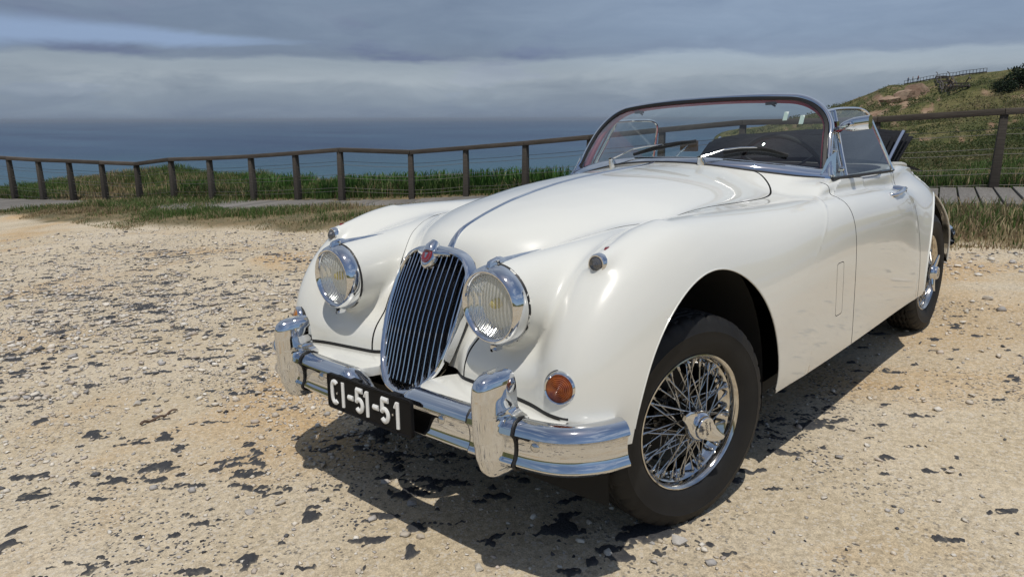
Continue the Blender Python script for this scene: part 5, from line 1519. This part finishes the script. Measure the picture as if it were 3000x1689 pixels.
# ---- grass
M_GRASS = tint_mat('grass_blades', .6, .25, trans=.35)
def blades(name, X, Y, Z, H, Wd, cols, lean=.35, label=None, cat='grass'):
    n = len(X); a = rng.uniform(0, 2 * math.pi, n); l = H * rng.uniform(.1, 1, n) * lean; fa = rng.uniform(0, 2 * math.pi, n)
    dx, dy = np.cos(a) * l, np.sin(a) * l; wx, wy = np.cos(fa) * Wd / 2, np.sin(fa) * Wd / 2
    B = np.stack([X, Y, Z], 1); V = np.empty((n, 7, 3))
    def at(t, drop): return B + np.stack([dx * t * t, dy * t * t, H * t * (1 - drop * t)], 1)
    W_ = np.stack([wx, wy, 0 * wx], 1)
    m1 = at(.45, .05); m2 = at(.78, .12); tp = at(1.0, .22)
    V[:, 0] = B - W_; V[:, 1] = B + W_; V[:, 2] = m1 + W_ * .85; V[:, 3] = m1 - W_ * .85; V[:, 4] = m2 + W_ * .5; V[:, 5] = m2 - W_ * .5; V[:, 6] = tp
    base = (np.arange(n) * 7)[:, None]
    F = np.concatenate([base + np.array([0, 1, 2]), base + np.array([0, 2, 3]), base + np.array([3, 2, 4]), base + np.array([3, 4, 5]), base + np.array([5, 4, 6])])
    o = mesh_obj(name, V.reshape(-1, 3), F, M_GRASS, smooth=False)
    ca = o.data.attributes.new('tint', 'FLOAT_COLOR', 'POINT'); C4 = np.repeat(np.c_[cols, np.ones(n)], 7, 0); ca.data.foreach_set('color', C4.astype(np.float32).ravel())
    tag(o, label, cat, kind='stuff'); return o
GREEN = np.array([(.085, .150, .035), (.110, .175, .045), (.135, .185, .060), (.065, .115, .030)]); DRY = np.array([(.38, .30, .165), (.44, .36, .21), (.30, .23, .13), (.24, .165, .10)])
def mixcol(n, dry):
    g = GREEN[rng.integers(0, 4, n)]; d = DRY[rng.integers(0, 4, n)]; return np.where((rng.random(n) < dry)[:, None], d, g) * rng.uniform(.75, 1.25, (n, 1))
# verge between sand and boardwalk
n = 95000; Y = rng.uniform(-24, 3.5, n); T = rng.random(n) ** .8
X = edge_x(Y) + .25 - T * (edge_x(Y) + .25 - (fence_x(Y) + 1.9))
cl = fbm(X * 1.6, Y * 1.6, 61, 3); cl2 = fbm(X * .6, Y * .6, 62, 2)
edge_n = edge_x(Y) + .55 * (fbm(X * .9, Y * .9, 63, 3) - .5) * 2
k = (X < edge_n) & (rng.random(n) < .12 + 1.5 * np.clip((cl - .42) * 3.2, 0, 1)); X, Y, cl, cl2 = X[k], Y[k], cl[k], cl2[k]
dep = np.clip((edge_x(Y) - X) / 1.0, 0, 1)
tall = np.clip((dep - .2) * 1.3, .12, 1)
H = (.022 + .085 * tall * cl * 1.6) * rng.uniform(.5, 1.4, len(X))
blades('verge_grass', X, Y, ground_z(X, Y), H, .006 + .006 * rng.random(len(X)), mixcol(len(X), np.clip(.70 - .45 * dep + (cl2 - .5) * 1.8, .10, .92)), .6, 'low dry and green grass between the sand and the boardwalk')
n = 16000; Y = rng.uniform(-3.0, 3.5, n); X = edge_x(Y) + .1 - rng.random(n) ** 1.1 * 2.2
kk = (X > fence_x(Y) + 2.05) & (fbm(X * 1.7, Y * 1.7, 68, 3) > .40); X, Y = X[kk], Y[kk]; dp = np.clip((edge_x(Y) - X) / 1.2, 0, 1)
blades('tall_dry_grass', X, Y, ground_z(X, Y), (.05 + .19 * dp) * rng.uniform(.4, 1.2, len(X)), .007 + .006 * rng.random(len(X)), mixcol(len(X), .92 - .40 * dp), .55, 'tall straw coloured grass before the boardwalk behind the car')
# rank grass around the boardwalk where it is overgrown
n = 26000; Y = rng.uniform(-17.3, -12.6, n); X = fence_x(Y) + rng.uniform(-.3, 2.3, n)
k = rng.random(n) < np.clip(1.25 - np.abs(Y + 15.2) / 2.2, 0, 1); X, Y = X[k], Y[k]; cl = fbm(X * 1.3, Y * 1.3, 66, 3)
blades('overgrown_grass', X, Y, ground_z(X, Y) , (.06 + .26 * cl) * rng.uniform(.5, 1.2, len(X)), .008 + .008 * rng.random(len(X)), mixcol(len(X), .28), .5, 'green grass overgrowing the middle of the boardwalk')
# tall reeds and grass on the cliff side of the fence
n = 150000; Y = rng.uniform(-26, -3.0, n); X = fence_x(Y) - rng.random(n) ** .9 * np.where(Y < -15, 5.5, 3.4)
cl = fbm(X * .8, Y * .8, 71, 3); k = rng.random(n) < .35 + 1.5 * np.clip((cl - .42) * 3, 0, 1); X, Y, cl = X[k], Y[k], cl[k]
H = (.10 + .42 * cl ** 1.5) * rng.uniform(.4, 1.3, len(X)); dryp = np.clip(.20 + 1.7 * (fbm(X * .55, Y * .55, 73, 2) - .5), .03, .8)
blades('cliff_grass', X, Y, ground_z(X, Y), H, .009 + .010 * rng.random(len(X)), mixcol(len(X), dryp), .45, 'rank green grass on the cliff edge behind the fence')
n = 5200; Y = rng.uniform(-15.5, -6.0, n); X = fence_x(Y) - rng.uniform(.15, 1.6, n)
k = fbm(X * .9, Y * .9, 75, 2) > .47; X, Y = X[k], Y[k]
blades('reed_tufts', X, Y, ground_z(X, Y), rng.uniform(.25, .62, len(X)), .022 + .014 * rng.random(len(X)), mixcol(len(X), .03) * [.75, 1.0, .8], .35, 'broad green reed blades standing above the cliff grass behind the fence')

# ---- the hill to the right
EYE = CAM_POS
RIDGE = [(3.1264, 150.0, 10.03), (3.2299, 183.3, 11.94), (3.2886, 200.0, 12.1), (3.2991, 205.8, 12.2), (3.3266, 220.6, 12.24), (3.3485, 232.0, 12.19), (3.3744, 245.2, 11.83), (3.4047, 260.0, 11.2), (3.4206, 268.1, 11.4), (3.4326, 274.3, 10.06), (3.448, 282.2, 8.45), (3.4731, 294.7, 5.73), (3.4887, 302.2, 4.38), (3.5034, 309.2, 2.93), (3.5268, 320.0, 1.4), (3.5637, 335.0, -2.17), (3.5932, 346.5, -3.51), (3.612, 353.7, -5.02), (3.6187, 356.4, -6.33), (3.6248, 358.8, -9.11), (3.6275, 360.0, -11.24)]
RA = np.array([r[0] for r in RIDGE]); RD = np.array([r[1] for r in RIDGE]); RZ = np.array([r[2] for r in RIDGE])
def hill_point(az, q, jitter=True):
    """az: bearing from the parking place; q: 0 at the fence, 1 on the crest, above 1 behind it"""
    D1 = np.interp(az, RA, RD); z1 = np.interp(az, RA, RZ)
    D0 = 12.2; D = D0 * (D1 / D0) ** np.clip(q, 0, 1) + np.maximum(0, q - 1) * D1 * 1.5
    s0 = -.108; s1 = (z1 - EYE[2]) / D1
    qq = np.clip(q, 0, 1)
    slope = s0 + (s1 - s0) * (qq ** 1.15)
    z = EYE[2] + slope * D - np.maximum(0, q - 1) * 40 - .25 * np.exp(-((q) / .05) ** 2)
    x = EYE[0] + np.cos(az) * D; y = EYE[1] + np.sin(az) * D
    if jitter:
        amp = np.clip((D - 14) / 60, 0, 1) * np.clip((1.0 - q) * 14, .10, 1)
        z = z + amp * (D / 150) * (5.0 * (fbm(x * .035, y * .035, 81, 4) - .5) + 1.6 * (fbm(x * .2, y * .2, 83, 3) - .5))
    return x, y, z
azs = np.linspace(RA[0], RA[-1], 260); qs = np.concatenate([np.linspace(0, 1, 190), np.linspace(1.01, 1.6, 12)])
A, Qg = np.meshgrid(azs, qs, indexing='ij'); hx, hy, hz = hill_point(A.ravel(), Qg.ravel())
tipf = np.clip((RA[-1] - A.ravel()) / .006, 0, 1); hz = hz - (1 - tipf) ** 2 * 30
V = np.stack([hx, hy, hz], 1); n_, m_ = A.shape; i = (np.arange(n_ - 1)[:, None] * m_ + np.arange(m_ - 1)[None]).ravel()
def hill_material():
    m, nt, b = new_mat('hillside_scrub'); N = nt.nodes; L = nt.links; tc = N.new('ShaderNodeTexCoord')
    def nz(s, d=6, r=.6):
        n = N.new('ShaderNodeTexNoise'); n.inputs['Scale'].default_value = s; n.inputs['Detail'].default_value = d; n.inputs['Roughness'].default_value = r; L.new(tc.outputs['Object'], n.inputs['Vector']); return n.outputs[0]
    def ramp(src, *st):
        r = N.new('ShaderNodeValToRGB'); e = r.color_ramp.elements; e[0].position = st[0][0]; e[0].color = (*st[0][1], 1); e[1].position = st[-1][0]; e[1].color = (*st[-1][1], 1)
        for p, c in st[1:-1]: q = e.new(p); q.color = (*c, 1)
        L.new(src, r.inputs[0]); return r.outputs[0]
    c = ramp(nz(.10, 7), (.30, (.052, .068, .022)), (.45, (.10, .105, .040)), (.58, (.175, .155, .068)), (.72, (.075, .090, .030)))
    d = ramp(nz(1.4, 6), (.30, (.55, .55, .55)), (.70, (1.25, 1.25, 1.2)))
    mx = N.new('ShaderNodeMix'); mx.data_type = 'RGBA'; mx.blend_type = 'MULTIPLY'; mx.inputs[0].default_value = 1; L.new(c, mx.inputs[6]); L.new(d, mx.inputs[7])
    at = N.new('ShaderNodeAttribute'); at.attribute_name = 'rock'; m2 = N.new('ShaderNodeMix'); m2.data_type = 'RGBA'; L.new(at.outputs['Fac'], m2.inputs[0]); L.new(mx.outputs[2], m2.inputs[6])
    L.new(ramp(nz(.35, 6), (.35, (.20, .105, .070)), (.52, (.30, .205, .135)), (.68, (.36, .27, .19))), m2.inputs[7])
    L.new(m2.outputs[2], b.inputs['Base Color']); b.inputs['Roughness'].default_value = .95; b.inputs['Specular IOR Level'].default_value = .1
    bp = N.new('ShaderNodeBump'); bp.inputs['Strength'].default_value = .8; bp.inputs['Distance'].default_value = .5; L.new(nz(1.0, 7, .7), bp.inputs['Height']); L.new(bp.outputs[0], b.inputs['Normal']); return m
hill = mesh_obj('hill', V, np.stack([i, i + m_, i + m_ + 1, i + 1], 1), hill_material()); hill['kind'] = 'structure'
ROCK_AZ, ROCK_Q = 3.412, .88
def rock_mask(az, q):
    n = fbm(az * 90, q * 40, 91, 4); return np.clip((n - .47 + .27 * np.exp(-(((az - ROCK_AZ) / .045) ** 2 + ((q - ROCK_Q - .35 * (az - ROCK_AZ)) / .085) ** 2)) - .19) * 7, 0, 1)
rk = rock_mask(A.ravel(), Qg.ravel()); at = hill.data.attributes.new('rock', 'FLOAT', 'POINT'); at.data.foreach_set('value', rk.astype(np.float32))
# scrub and grasses covering it
def leaf_clumps(name, X, Y, Z, S_, cols, label, per=12):
    n = len(X); k = per; ctr = np.stack([X, Y, Z], 1)[:, None] + np.clip(rng.normal(size=(n, k, 3)), -1.3, 1.3) * (S_[:, None, None] * [.45, .45, .30]) + [0, 0, 1] * (S_[:, None, None] * .35)
    d1 = rng.normal(size=(n, k, 3)); d1 /= np.linalg.norm(d1, axis=2, keepdims=True); d2 = np.cross(d1, rng.normal(size=(n, k, 3))); d2 /= np.linalg.norm(d2, axis=2, keepdims=True)
    s = (S_[:, None, None] * rng.uniform(.08, .20, (n, k, 1)))
    V = np.stack([ctr - d1 * s, ctr + d2 * s * .6, ctr + d1 * s, ctr - d2 * s * .6], 2).reshape(-1, 3)
    F = np.arange(len(V)).reshape(-1, 4); o = mesh_obj(name, V, F, M_GRASS, smooth=False)
    ca = o.data.attributes.new('tint', 'FLOAT_COLOR', 'POINT'); C = np.repeat(cols * 1.0, k * 4, 0); C = C * np.repeat(rng.uniform(.8, 1.2, (n * k, 1)), 4, 0); ca.data.foreach_set('color', np.c_[C, np.ones(len(C))].astype(np.float32).ravel())
    tag(o, label, 'scrub', kind='stuff'); return o
n = 34000; az = rng.uniform(RA[0], RA[-2], n); q = rng.uniform(.10, 1.0, n)
x, y, z = hill_point(az, q); D = np.hypot(x - EYE[0], y - EYE[1]); cl = fbm(x * .06, y * .06, 95, 3)
k = (rock_mask(az, q) < .35) & (rng.random(n) < .35 + .9 * np.clip((cl - .4) * 3, 0, 1)); x, y, z, D, cl = x[k], y[k], z[k], D[k], cl[k]
SCR = np.array([(.060, .082, .026), (.080, .100, .034), (.11, .115, .045), (.15, .135, .065), (.19, .160, .085)])
ci = np.clip((fbm(x * .09, y * .09, 97, 3) * 9 - 2 + rng.normal(0, .8, len(x))).astype(int), 0, 4)
leaf_clumps('hill_scrub', x, y, z, np.clip(.10 + D * .0050, .1, 1.2) * rng.uniform(.6, 1.4, len(x)) * np.clip((1.02 - q[k]) * 12, .35, 1), SCR[ci], 'low olive green scrub covering the hillside')
n = 60000; az = rng.uniform(RA[0], 3.53, n); q = rng.random(n) ** 1.2 * .42
x, y, z = hill_point(az, q); D = np.hypot(x - EYE[0], y - EYE[1]); cl = fbm(x * .5, y * .5, 99, 3)
k = (y > -4.5) & (rng.random(n) < .4 + .9 * np.clip((cl - .4) * 3, 0, 1)); x, y, z, D, cl = x[k], y[k], z[k], D[k], cl[k]
blades('bank_grass', x, y, z - .02, np.clip((.16 + .35 * cl) * (1 + D * .012), .1, 1.1) * rng.uniform(.5, 1.2, len(x)), (.008 + .008 * rng.random(len(x))) * np.clip(D / 14, 1, 4), mixcol(len(x), np.clip(.34 + 1.3 * (fbm(x * .25, y * .25, 98, 2) - .5), .08, .85)) * .9, .45, 'mixed green and straw coloured grass on the bank behind the fence')
n = 16000; Y = rng.uniform(-2.5, 3.5, n); X = fence_x(Y) - rng.uniform(.05, 1.8, n)
blades('bank_edge_grass', X, Y, ground_z(X, Y) - .02, rng.uniform(.12, .46, n), .008 + .010 * rng.random(n), mixcol(n, .25), .45, 'bright green grass at the back edge of the boardwalk')
# ---- on the hill: rocks, a walkway with stairs, people
def blob_rock(name, az, q, s, label, seed):
    x, y, z = [float(v[0]) for v in hill_point(np.array([az]), np.array([q]))]
    bm = bmesh.new(); bmesh.ops.create_icosphere(bm, subdivisions=4, radius=1.0); V = np.array([v.co[:] for v in bm.verts]); F = np.array([[v.index for v in f.verts] for f in bm.faces]); bm.free()
    r = np.random.default_rng(seed)
    for _ in range(26):
        n = r.normal(size=3); n /= np.linalg.norm(n); d = V @ n; c = r.uniform(.5, .9); V = np.where((d > c)[:, None], V - n * (d - c)[:, None], V)
    V = V * (1 + .12 * (fbm(V[:, 0] * 3 + 9, V[:, 1] * 3 + V[:, 2] * 2, seed % 50, 3) - .5))[:, None] * [s * 1.3, s * 1.1, s * .75]
    o = mesh_obj(name, V, F, M_ROCK, auto=20); o.location = (x, y, z + s * .2); o.rotation_euler = (0, 0, seed); tag(o, label, 'rock', 'rocks on the hillside')
M_ROCK = pbr('hill_rock', (.21, .125, .085), .95, noise=(.5, (.36, .27, .19), 6), bump=(1.2, .8, .3))
for a_, q_, s_, lb_, sd_ in [(3.3885, .915, 3.4, 'tan boulder at the upper end of the red rocky scar on the hill', 3), (3.402, .895, 2.6, 'red brown rock in the middle of the scar on the hillside', 5), (3.417, .885, 2.3, 'small brown rock at the lower end of the hillside scar', 8)]:
    blob_rock('rock', a_, q_, s_, lb_, sd_)
def hill_at(az, q): return np.array([float(v[0]) for v in hill_point(np.array([az]), np.array([q]))])
M_FARWOOD = pbr('far_timber', (.075, .062, .052), .9)
fw = empty('hilltop_walkway'); tag(fw, 'far timber walkway with railing along the crest of the hill', 'walkway')
WA, WB = 3.4045, 3.323
wp = [hill_at(a, .995) + np.array([0, 0, .2]) for a in np.linspace(WA, WB, 26)]
mb = MB(); mb.tube([p + np.array([0, 0, 1.05]) for p in wp], .055, 5); mb.build('rail', M_FARWOOD, fw)
mb = MB(); mb.tube([p + np.array([0, 0, .12]) for p in wp], .16, 5); mb.build('deck', M_FARWOOD, fw)
pm = MB(); pm.box((0, 0, .45), (.05, .05, .65)); pj = pm.build('post', M_FARWOOD, fw); pj.location = wp[0]
for p in wp[1:]:
    o = pj.copy(); link(o, fw); o.location = p
st = empty('hill_stairs'); tag(st, 'dark timber stairs coming down the hillside from the walkway', 'stairs')
SA, SB = 3.3672, 3.3465
sp = [hill_at(SA + (SB - SA) * t, .985 - .14 * t) + np.array([0, 0, .9]) for t in np.linspace(0, 1, 22)]
dd = sp[-1] - sp[0]; sd = np.cross(dd, [0, 0, 1.0]); sd /= np.linalg.norm(sd)
tm = MB(); tm.box((0, 0, 0), (1.3, .45, .10), [sd, np.cross([0, 0, 1.0], sd), np.array([0, 0, 1.0])]); t0 = tm.build('step', M_FARWOOD, st); t0.location = sp[0]
for p in sp[1:]:
    o = t0.copy(); link(o, st); o.location = p
for s in (1, -1):
    mb = MB(); mb.tube([p + sd * 1.3 * s + np.array([0, 0, 1.1]) for p in sp], .10, 5); mb.build('handrail', M_FARWOOD, st)
    mb = MB(); mb.tube([p + sd * 1.3 * s - np.array([0, 0, .25]) for p in sp], .2, 5); mb.build('stringer', M_FARWOOD, st)

def person_mesh(seed, stride):
    def f(x, y, z):
        d = cone(x, y, z, (0, 0, 1.60), (0, 0, 1.66), .105, .10)
        k = .10
        d = smin(d, cone(x, y, z, (0, 0, 1.42), (0, 0, 1.55), .06, .055), .05)
        d = smin(d, cone(x, y, z, (0, 0, .98), (0, 0, 1.34), .14, .165), k)
        for s in (1, -1):
            hip = (0, .09 * s, .93); kn = (.10 * s * stride, .10 * s, .50); ft = (.16 * s * stride - .05, .10 * s, .06)
            d = smin(d, cone(x, y, z, hip, kn, .095, .065), .06); d = smin(d, cone(x, y, z, kn, ft, .062, .045), .04); d = smin(d, cone(x, y, z, ft, (ft[0] + .14, ft[1], .04), .045, .035), .04)
            sh = (0, .20 * s, 1.38); el = (-.05 * s * stride, .26 * s, 1.12); ha = (.06, .25 * s, .90)
            d = smin(d, cone(x, y, z, sh, el, .06, .045), .05); d = smin(d, cone(x, y, z, el, ha, .045, .035), .03)
        return d
    h = .035; gx_ = np.arange(-.35, .40, h); gy_ = np.arange(-.40, .41, h); gz_ = np.arange(-.05, 1.85, h); X, Y, Z = np.meshgrid(gx_, gy_, gz_, indexing='ij')
    V, Q = surface_nets(f(X.ravel(), Y.ravel(), Z.ravel()).reshape(X.shape), np.array([gx_[0], gy_[0], gz_[0]]), h); return V, Q
def person(az, col, label, seed, yaw, stride):
    V, Q = person_mesh(seed, stride)
    m, nt, b = new_mat('clothes_%d' % seed); tc = nt.nodes.new('ShaderNodeTexCoord'); sp_ = nt.nodes.new('ShaderNodeSeparateXYZ'); nt.links.new(tc.outputs['Object'], sp_.inputs[0])
    r = nt.nodes.new('ShaderNodeValToRGB'); r.color_ramp.interpolation = 'CONSTANT'; mr = nt.nodes.new('ShaderNodeMath'); mr.operation = 'DIVIDE'; mr.inputs[1].default_value = 2.0; nt.links.new(sp_.outputs[2], mr.inputs[0]); nt.links.new(mr.outputs[0], r.inputs[0])
    e = r.color_ramp.elements; e[0].position = 0; e[0].color = (.03, .03, .035, 1); e[1].position = .05; e[1].color = (*col[1], 1); q = e.new(.475); q.color = (*col[0], 1); q = e.new(.735); q.color = (.45, .28, .20, 1); q = e.new(.83); q.color = (.05, .035, .025, 1)
    nt.links.new(r.outputs[0], b.inputs['Base Color']); b.inputs['Roughness'].default_value = .85
    o = mesh_obj('person', V, Q, m); p = hill_at(az, .995); o.location = (p[0], p[1], p[2] + .36); o.rotation_euler = (0, 0, yaw); tag(o, label, 'person', 'people on the hilltop walkway')
person(3.4007, ((.05, .07, .14), (.04, .04, .05)), 'person in dark blue top leftmost of those on the hilltop walkway', 1, .4, 1)
person(3.3960, ((.30, .28, .26), (.05, .05, .07)), 'person in light top between two others on the hilltop walkway', 2, 2.1, .3)
person(3.3905, ((.16, .05, .05), (.06, .06, .08)), 'person in dark red top rightmost of those on the hilltop walkway', 3, 1.0, .8)
# dark bush at the right
def bush(az, q, s, label):
    x, y, z = hill_at(az, q); root = empty('bush'); root.location = (x, y, z); tag(root, label, 'bush')
    n = 260; d = rng.normal(size=(n, 3)); d /= np.linalg.norm(d, axis=1)[:, None]; r = rng.random(n) ** .4; P = d * r[:, None] * [s, s, s * .62] + [0, 0, s * .5]
    o = leaf_clumps('crown', P[:, 0], P[:, 1], P[:, 2], np.full(n, s * .55), np.tile(np.array([[.018, .032, .012]]), (n, 1)) * rng.uniform(.6, 1.5, (n, 1)), None, 10); o.parent = root
    for k_ in ('label', 'category', 'kind'):
        if k_ in o: del o[k_]
    mb = MB(); 
    for a in (0.3, 2.2, 4.3): mb.tube([(0, 0, -.3), (.25 * s * math.cos(a), .25 * s * math.sin(a), .5 * s)], [s * .05, s * .02], 6)
    mb.build('stem', M_FARWOOD, root)
bush(3.2800, .872, 2.8, 'dark green bush high on the hillside at the right edge')
bush(3.3035, .845, 1.6, 'small dark bush below the big one on the hillside')
# ---- inland rise behind the viewer (seen in the paint and chrome)
az_ = np.linspace(math.radians(-75), math.radians(170), 140); rr2 = np.concatenate([np.linspace(36, 90, 14), np.linspace(100, 420, 26)])
A2, R2 = np.meshgrid(az_, rr2, indexing='ij'); ix = R2 * np.cos(A2); iy = R2 * np.sin(A2)
rise = np.clip((R2 - 36) / 180, 0, 1) ** 1.2 * (20 + 16 * (fbm(ix * .012 + 5, iy * .012 + 9, 120, 4) - .5) * 2); fade_ = np.clip(np.minimum(A2 - az_[0], az_[-1] - A2) / .35, 0, 1)
iz = plane_z(ix, iy) * np.clip(1 - (R2 - 36) / 120, 0, 1) - .3 + rise * (.25 + .75 * fade_) + .8 * (fbm(ix * .15, iy * .15, 121, 3) - .5) * np.clip((R2 - 36) / 20, 0, 1)
V = np.stack([ix.ravel(), iy.ravel(), iz.ravel()], 1); n_, m_ = A2.shape; i = (np.arange(n_ - 1)[:, None] * m_ + np.arange(m_ - 1)[None]).ravel()
inland = mesh_obj('inland_hills', V, np.stack([i, i + m_, i + m_ + 1, i + 1], 1), hill.data.materials[0]); inland['kind'] = 'structure'
# ---- sea
def sea_material():
    m, nt, b = new_mat('sea_water'); N = nt.nodes; L = nt.links; tc = N.new('ShaderNodeTexCoord')
    b.inputs['Roughness'].default_value = .32; b.inputs['IOR'].default_value = 1.33; b.inputs['Specular IOR Level'].default_value = .16
    mp = N.new('ShaderNodeMapping'); L.new(tc.outputs['Object'], mp.inputs['Vector']); mp.inputs['Rotation'].default_value = (0, 0, .75); mp.inputs['Scale'].default_value = (1.0, .38, 1.0)
    def nz(s, d=5, r=.55):
        n = N.new('ShaderNodeTexNoise'); n.inputs['Scale'].default_value = s; n.inputs['Detail'].default_value = d; n.inputs['Roughness'].default_value = r; L.new(mp.outputs[0], n.inputs['Vector']); return n.outputs[0]
    r = N.new('ShaderNodeValToRGB'); L.new(nz(.0028, 6, .6), r.inputs[0]); e = r.color_ramp.elements; e[0].position = .36; e[0].color = (.006, .030, .085, 1); e[1].position = .64; e[1].color = (.030, .078, .140, 1)
    fo = N.new('ShaderNodeValToRGB'); L.new(nz(.035, 8, .7), fo.inputs[0]); fo.color_ramp.elements[0].position = .735; fo.color_ramp.elements[0].color = (0, 0, 0, 1); fo.color_ramp.elements[1].position = .78; fo.color_ramp.elements[1].color = (1, 1, 1, 1)
    # shallow water near the foot of the cliff is greener
    ln = N.new('ShaderNodeVectorMath'); ln.operation = 'LENGTH'; L.new(tc.outputs['Object'], ln.inputs[0]); mr = N.new('ShaderNodeMapRange'); mr.interpolation_type = 'SMOOTHSTEP'; mr.inputs['From Min'].default_value = 250; mr.inputs['From Max'].default_value = 1300; L.new(ln.outputs['Value'], mr.inputs['Value'])
    m0 = N.new('ShaderNodeMix'); m0.data_type = 'RGBA'; L.new(mr.outputs[0], m0.inputs[0]); m0.inputs[6].default_value = (.028, .092, .125, 1); L.new(r.outputs[0], m0.inputs[7])
    mx = N.new('ShaderNodeMix'); mx.data_type = 'RGBA'; L.new(fo.outputs[0], mx.inputs[0]); L.new(m0.outputs[2], mx.inputs[6]); mx.inputs[7].default_value = (.55, .58, .60, 1); L.new(mx.outputs[2], b.inputs['Base Color'])
    bp = N.new('ShaderNodeBump'); bp.inputs['Strength'].default_value = .9; bp.inputs['Distance'].default_value = 2.6; L.new(nz(.06, 8, .62), bp.inputs['Height']); L.new(bp.outputs[0], b.inputs['Normal']); return m
SEA_Z = -40.0
Rr = np.concatenate([[20, 60, 120, 200], np.geomspace(300, 90000, 40)]); An = np.linspace(0, 2 * math.pi, 97)[:-1]
V = np.array([(r * math.cos(a), r * math.sin(a), 0) for r in Rr for a in An]); F = [(i * 96 + k, (i + 1) * 96 + k, (i + 1) * 96 + (k + 1) % 96, i * 96 + (k + 1) % 96) for i in range(len(Rr) - 1) for k in range(96)]
sea = mesh_obj('sea', V, np.array(F), sea_material()); sea.location = (0, 0, SEA_Z); sea['kind'] = 'structure'
# ---- sea haze
hz_ = MB(); hz_.box((0, 0, (SEA_Z - 1.5 + 30) / 2), (95000, 95000, (30 - SEA_Z + 1.5) / 2)); hm = bpy.data.materials.new('sea_haze'); hm.use_nodes = True; hm.node_tree.nodes.clear()
ho = hm.node_tree.nodes.new('ShaderNodeOutputMaterial'); pv = hm.node_tree.nodes.new('ShaderNodeVolumePrincipled'); pv.inputs['Color'].default_value = (.50, .57, .67, 1); pv.inputs['Density'].default_value = 8e-5; pv.inputs['Anisotropy'].default_value = .2
hm.node_tree.links.new(pv.outputs[0], ho.inputs['Volume']); hb = hz_.build('haze', hm, smooth=False); hb['kind'] = 'stuff'
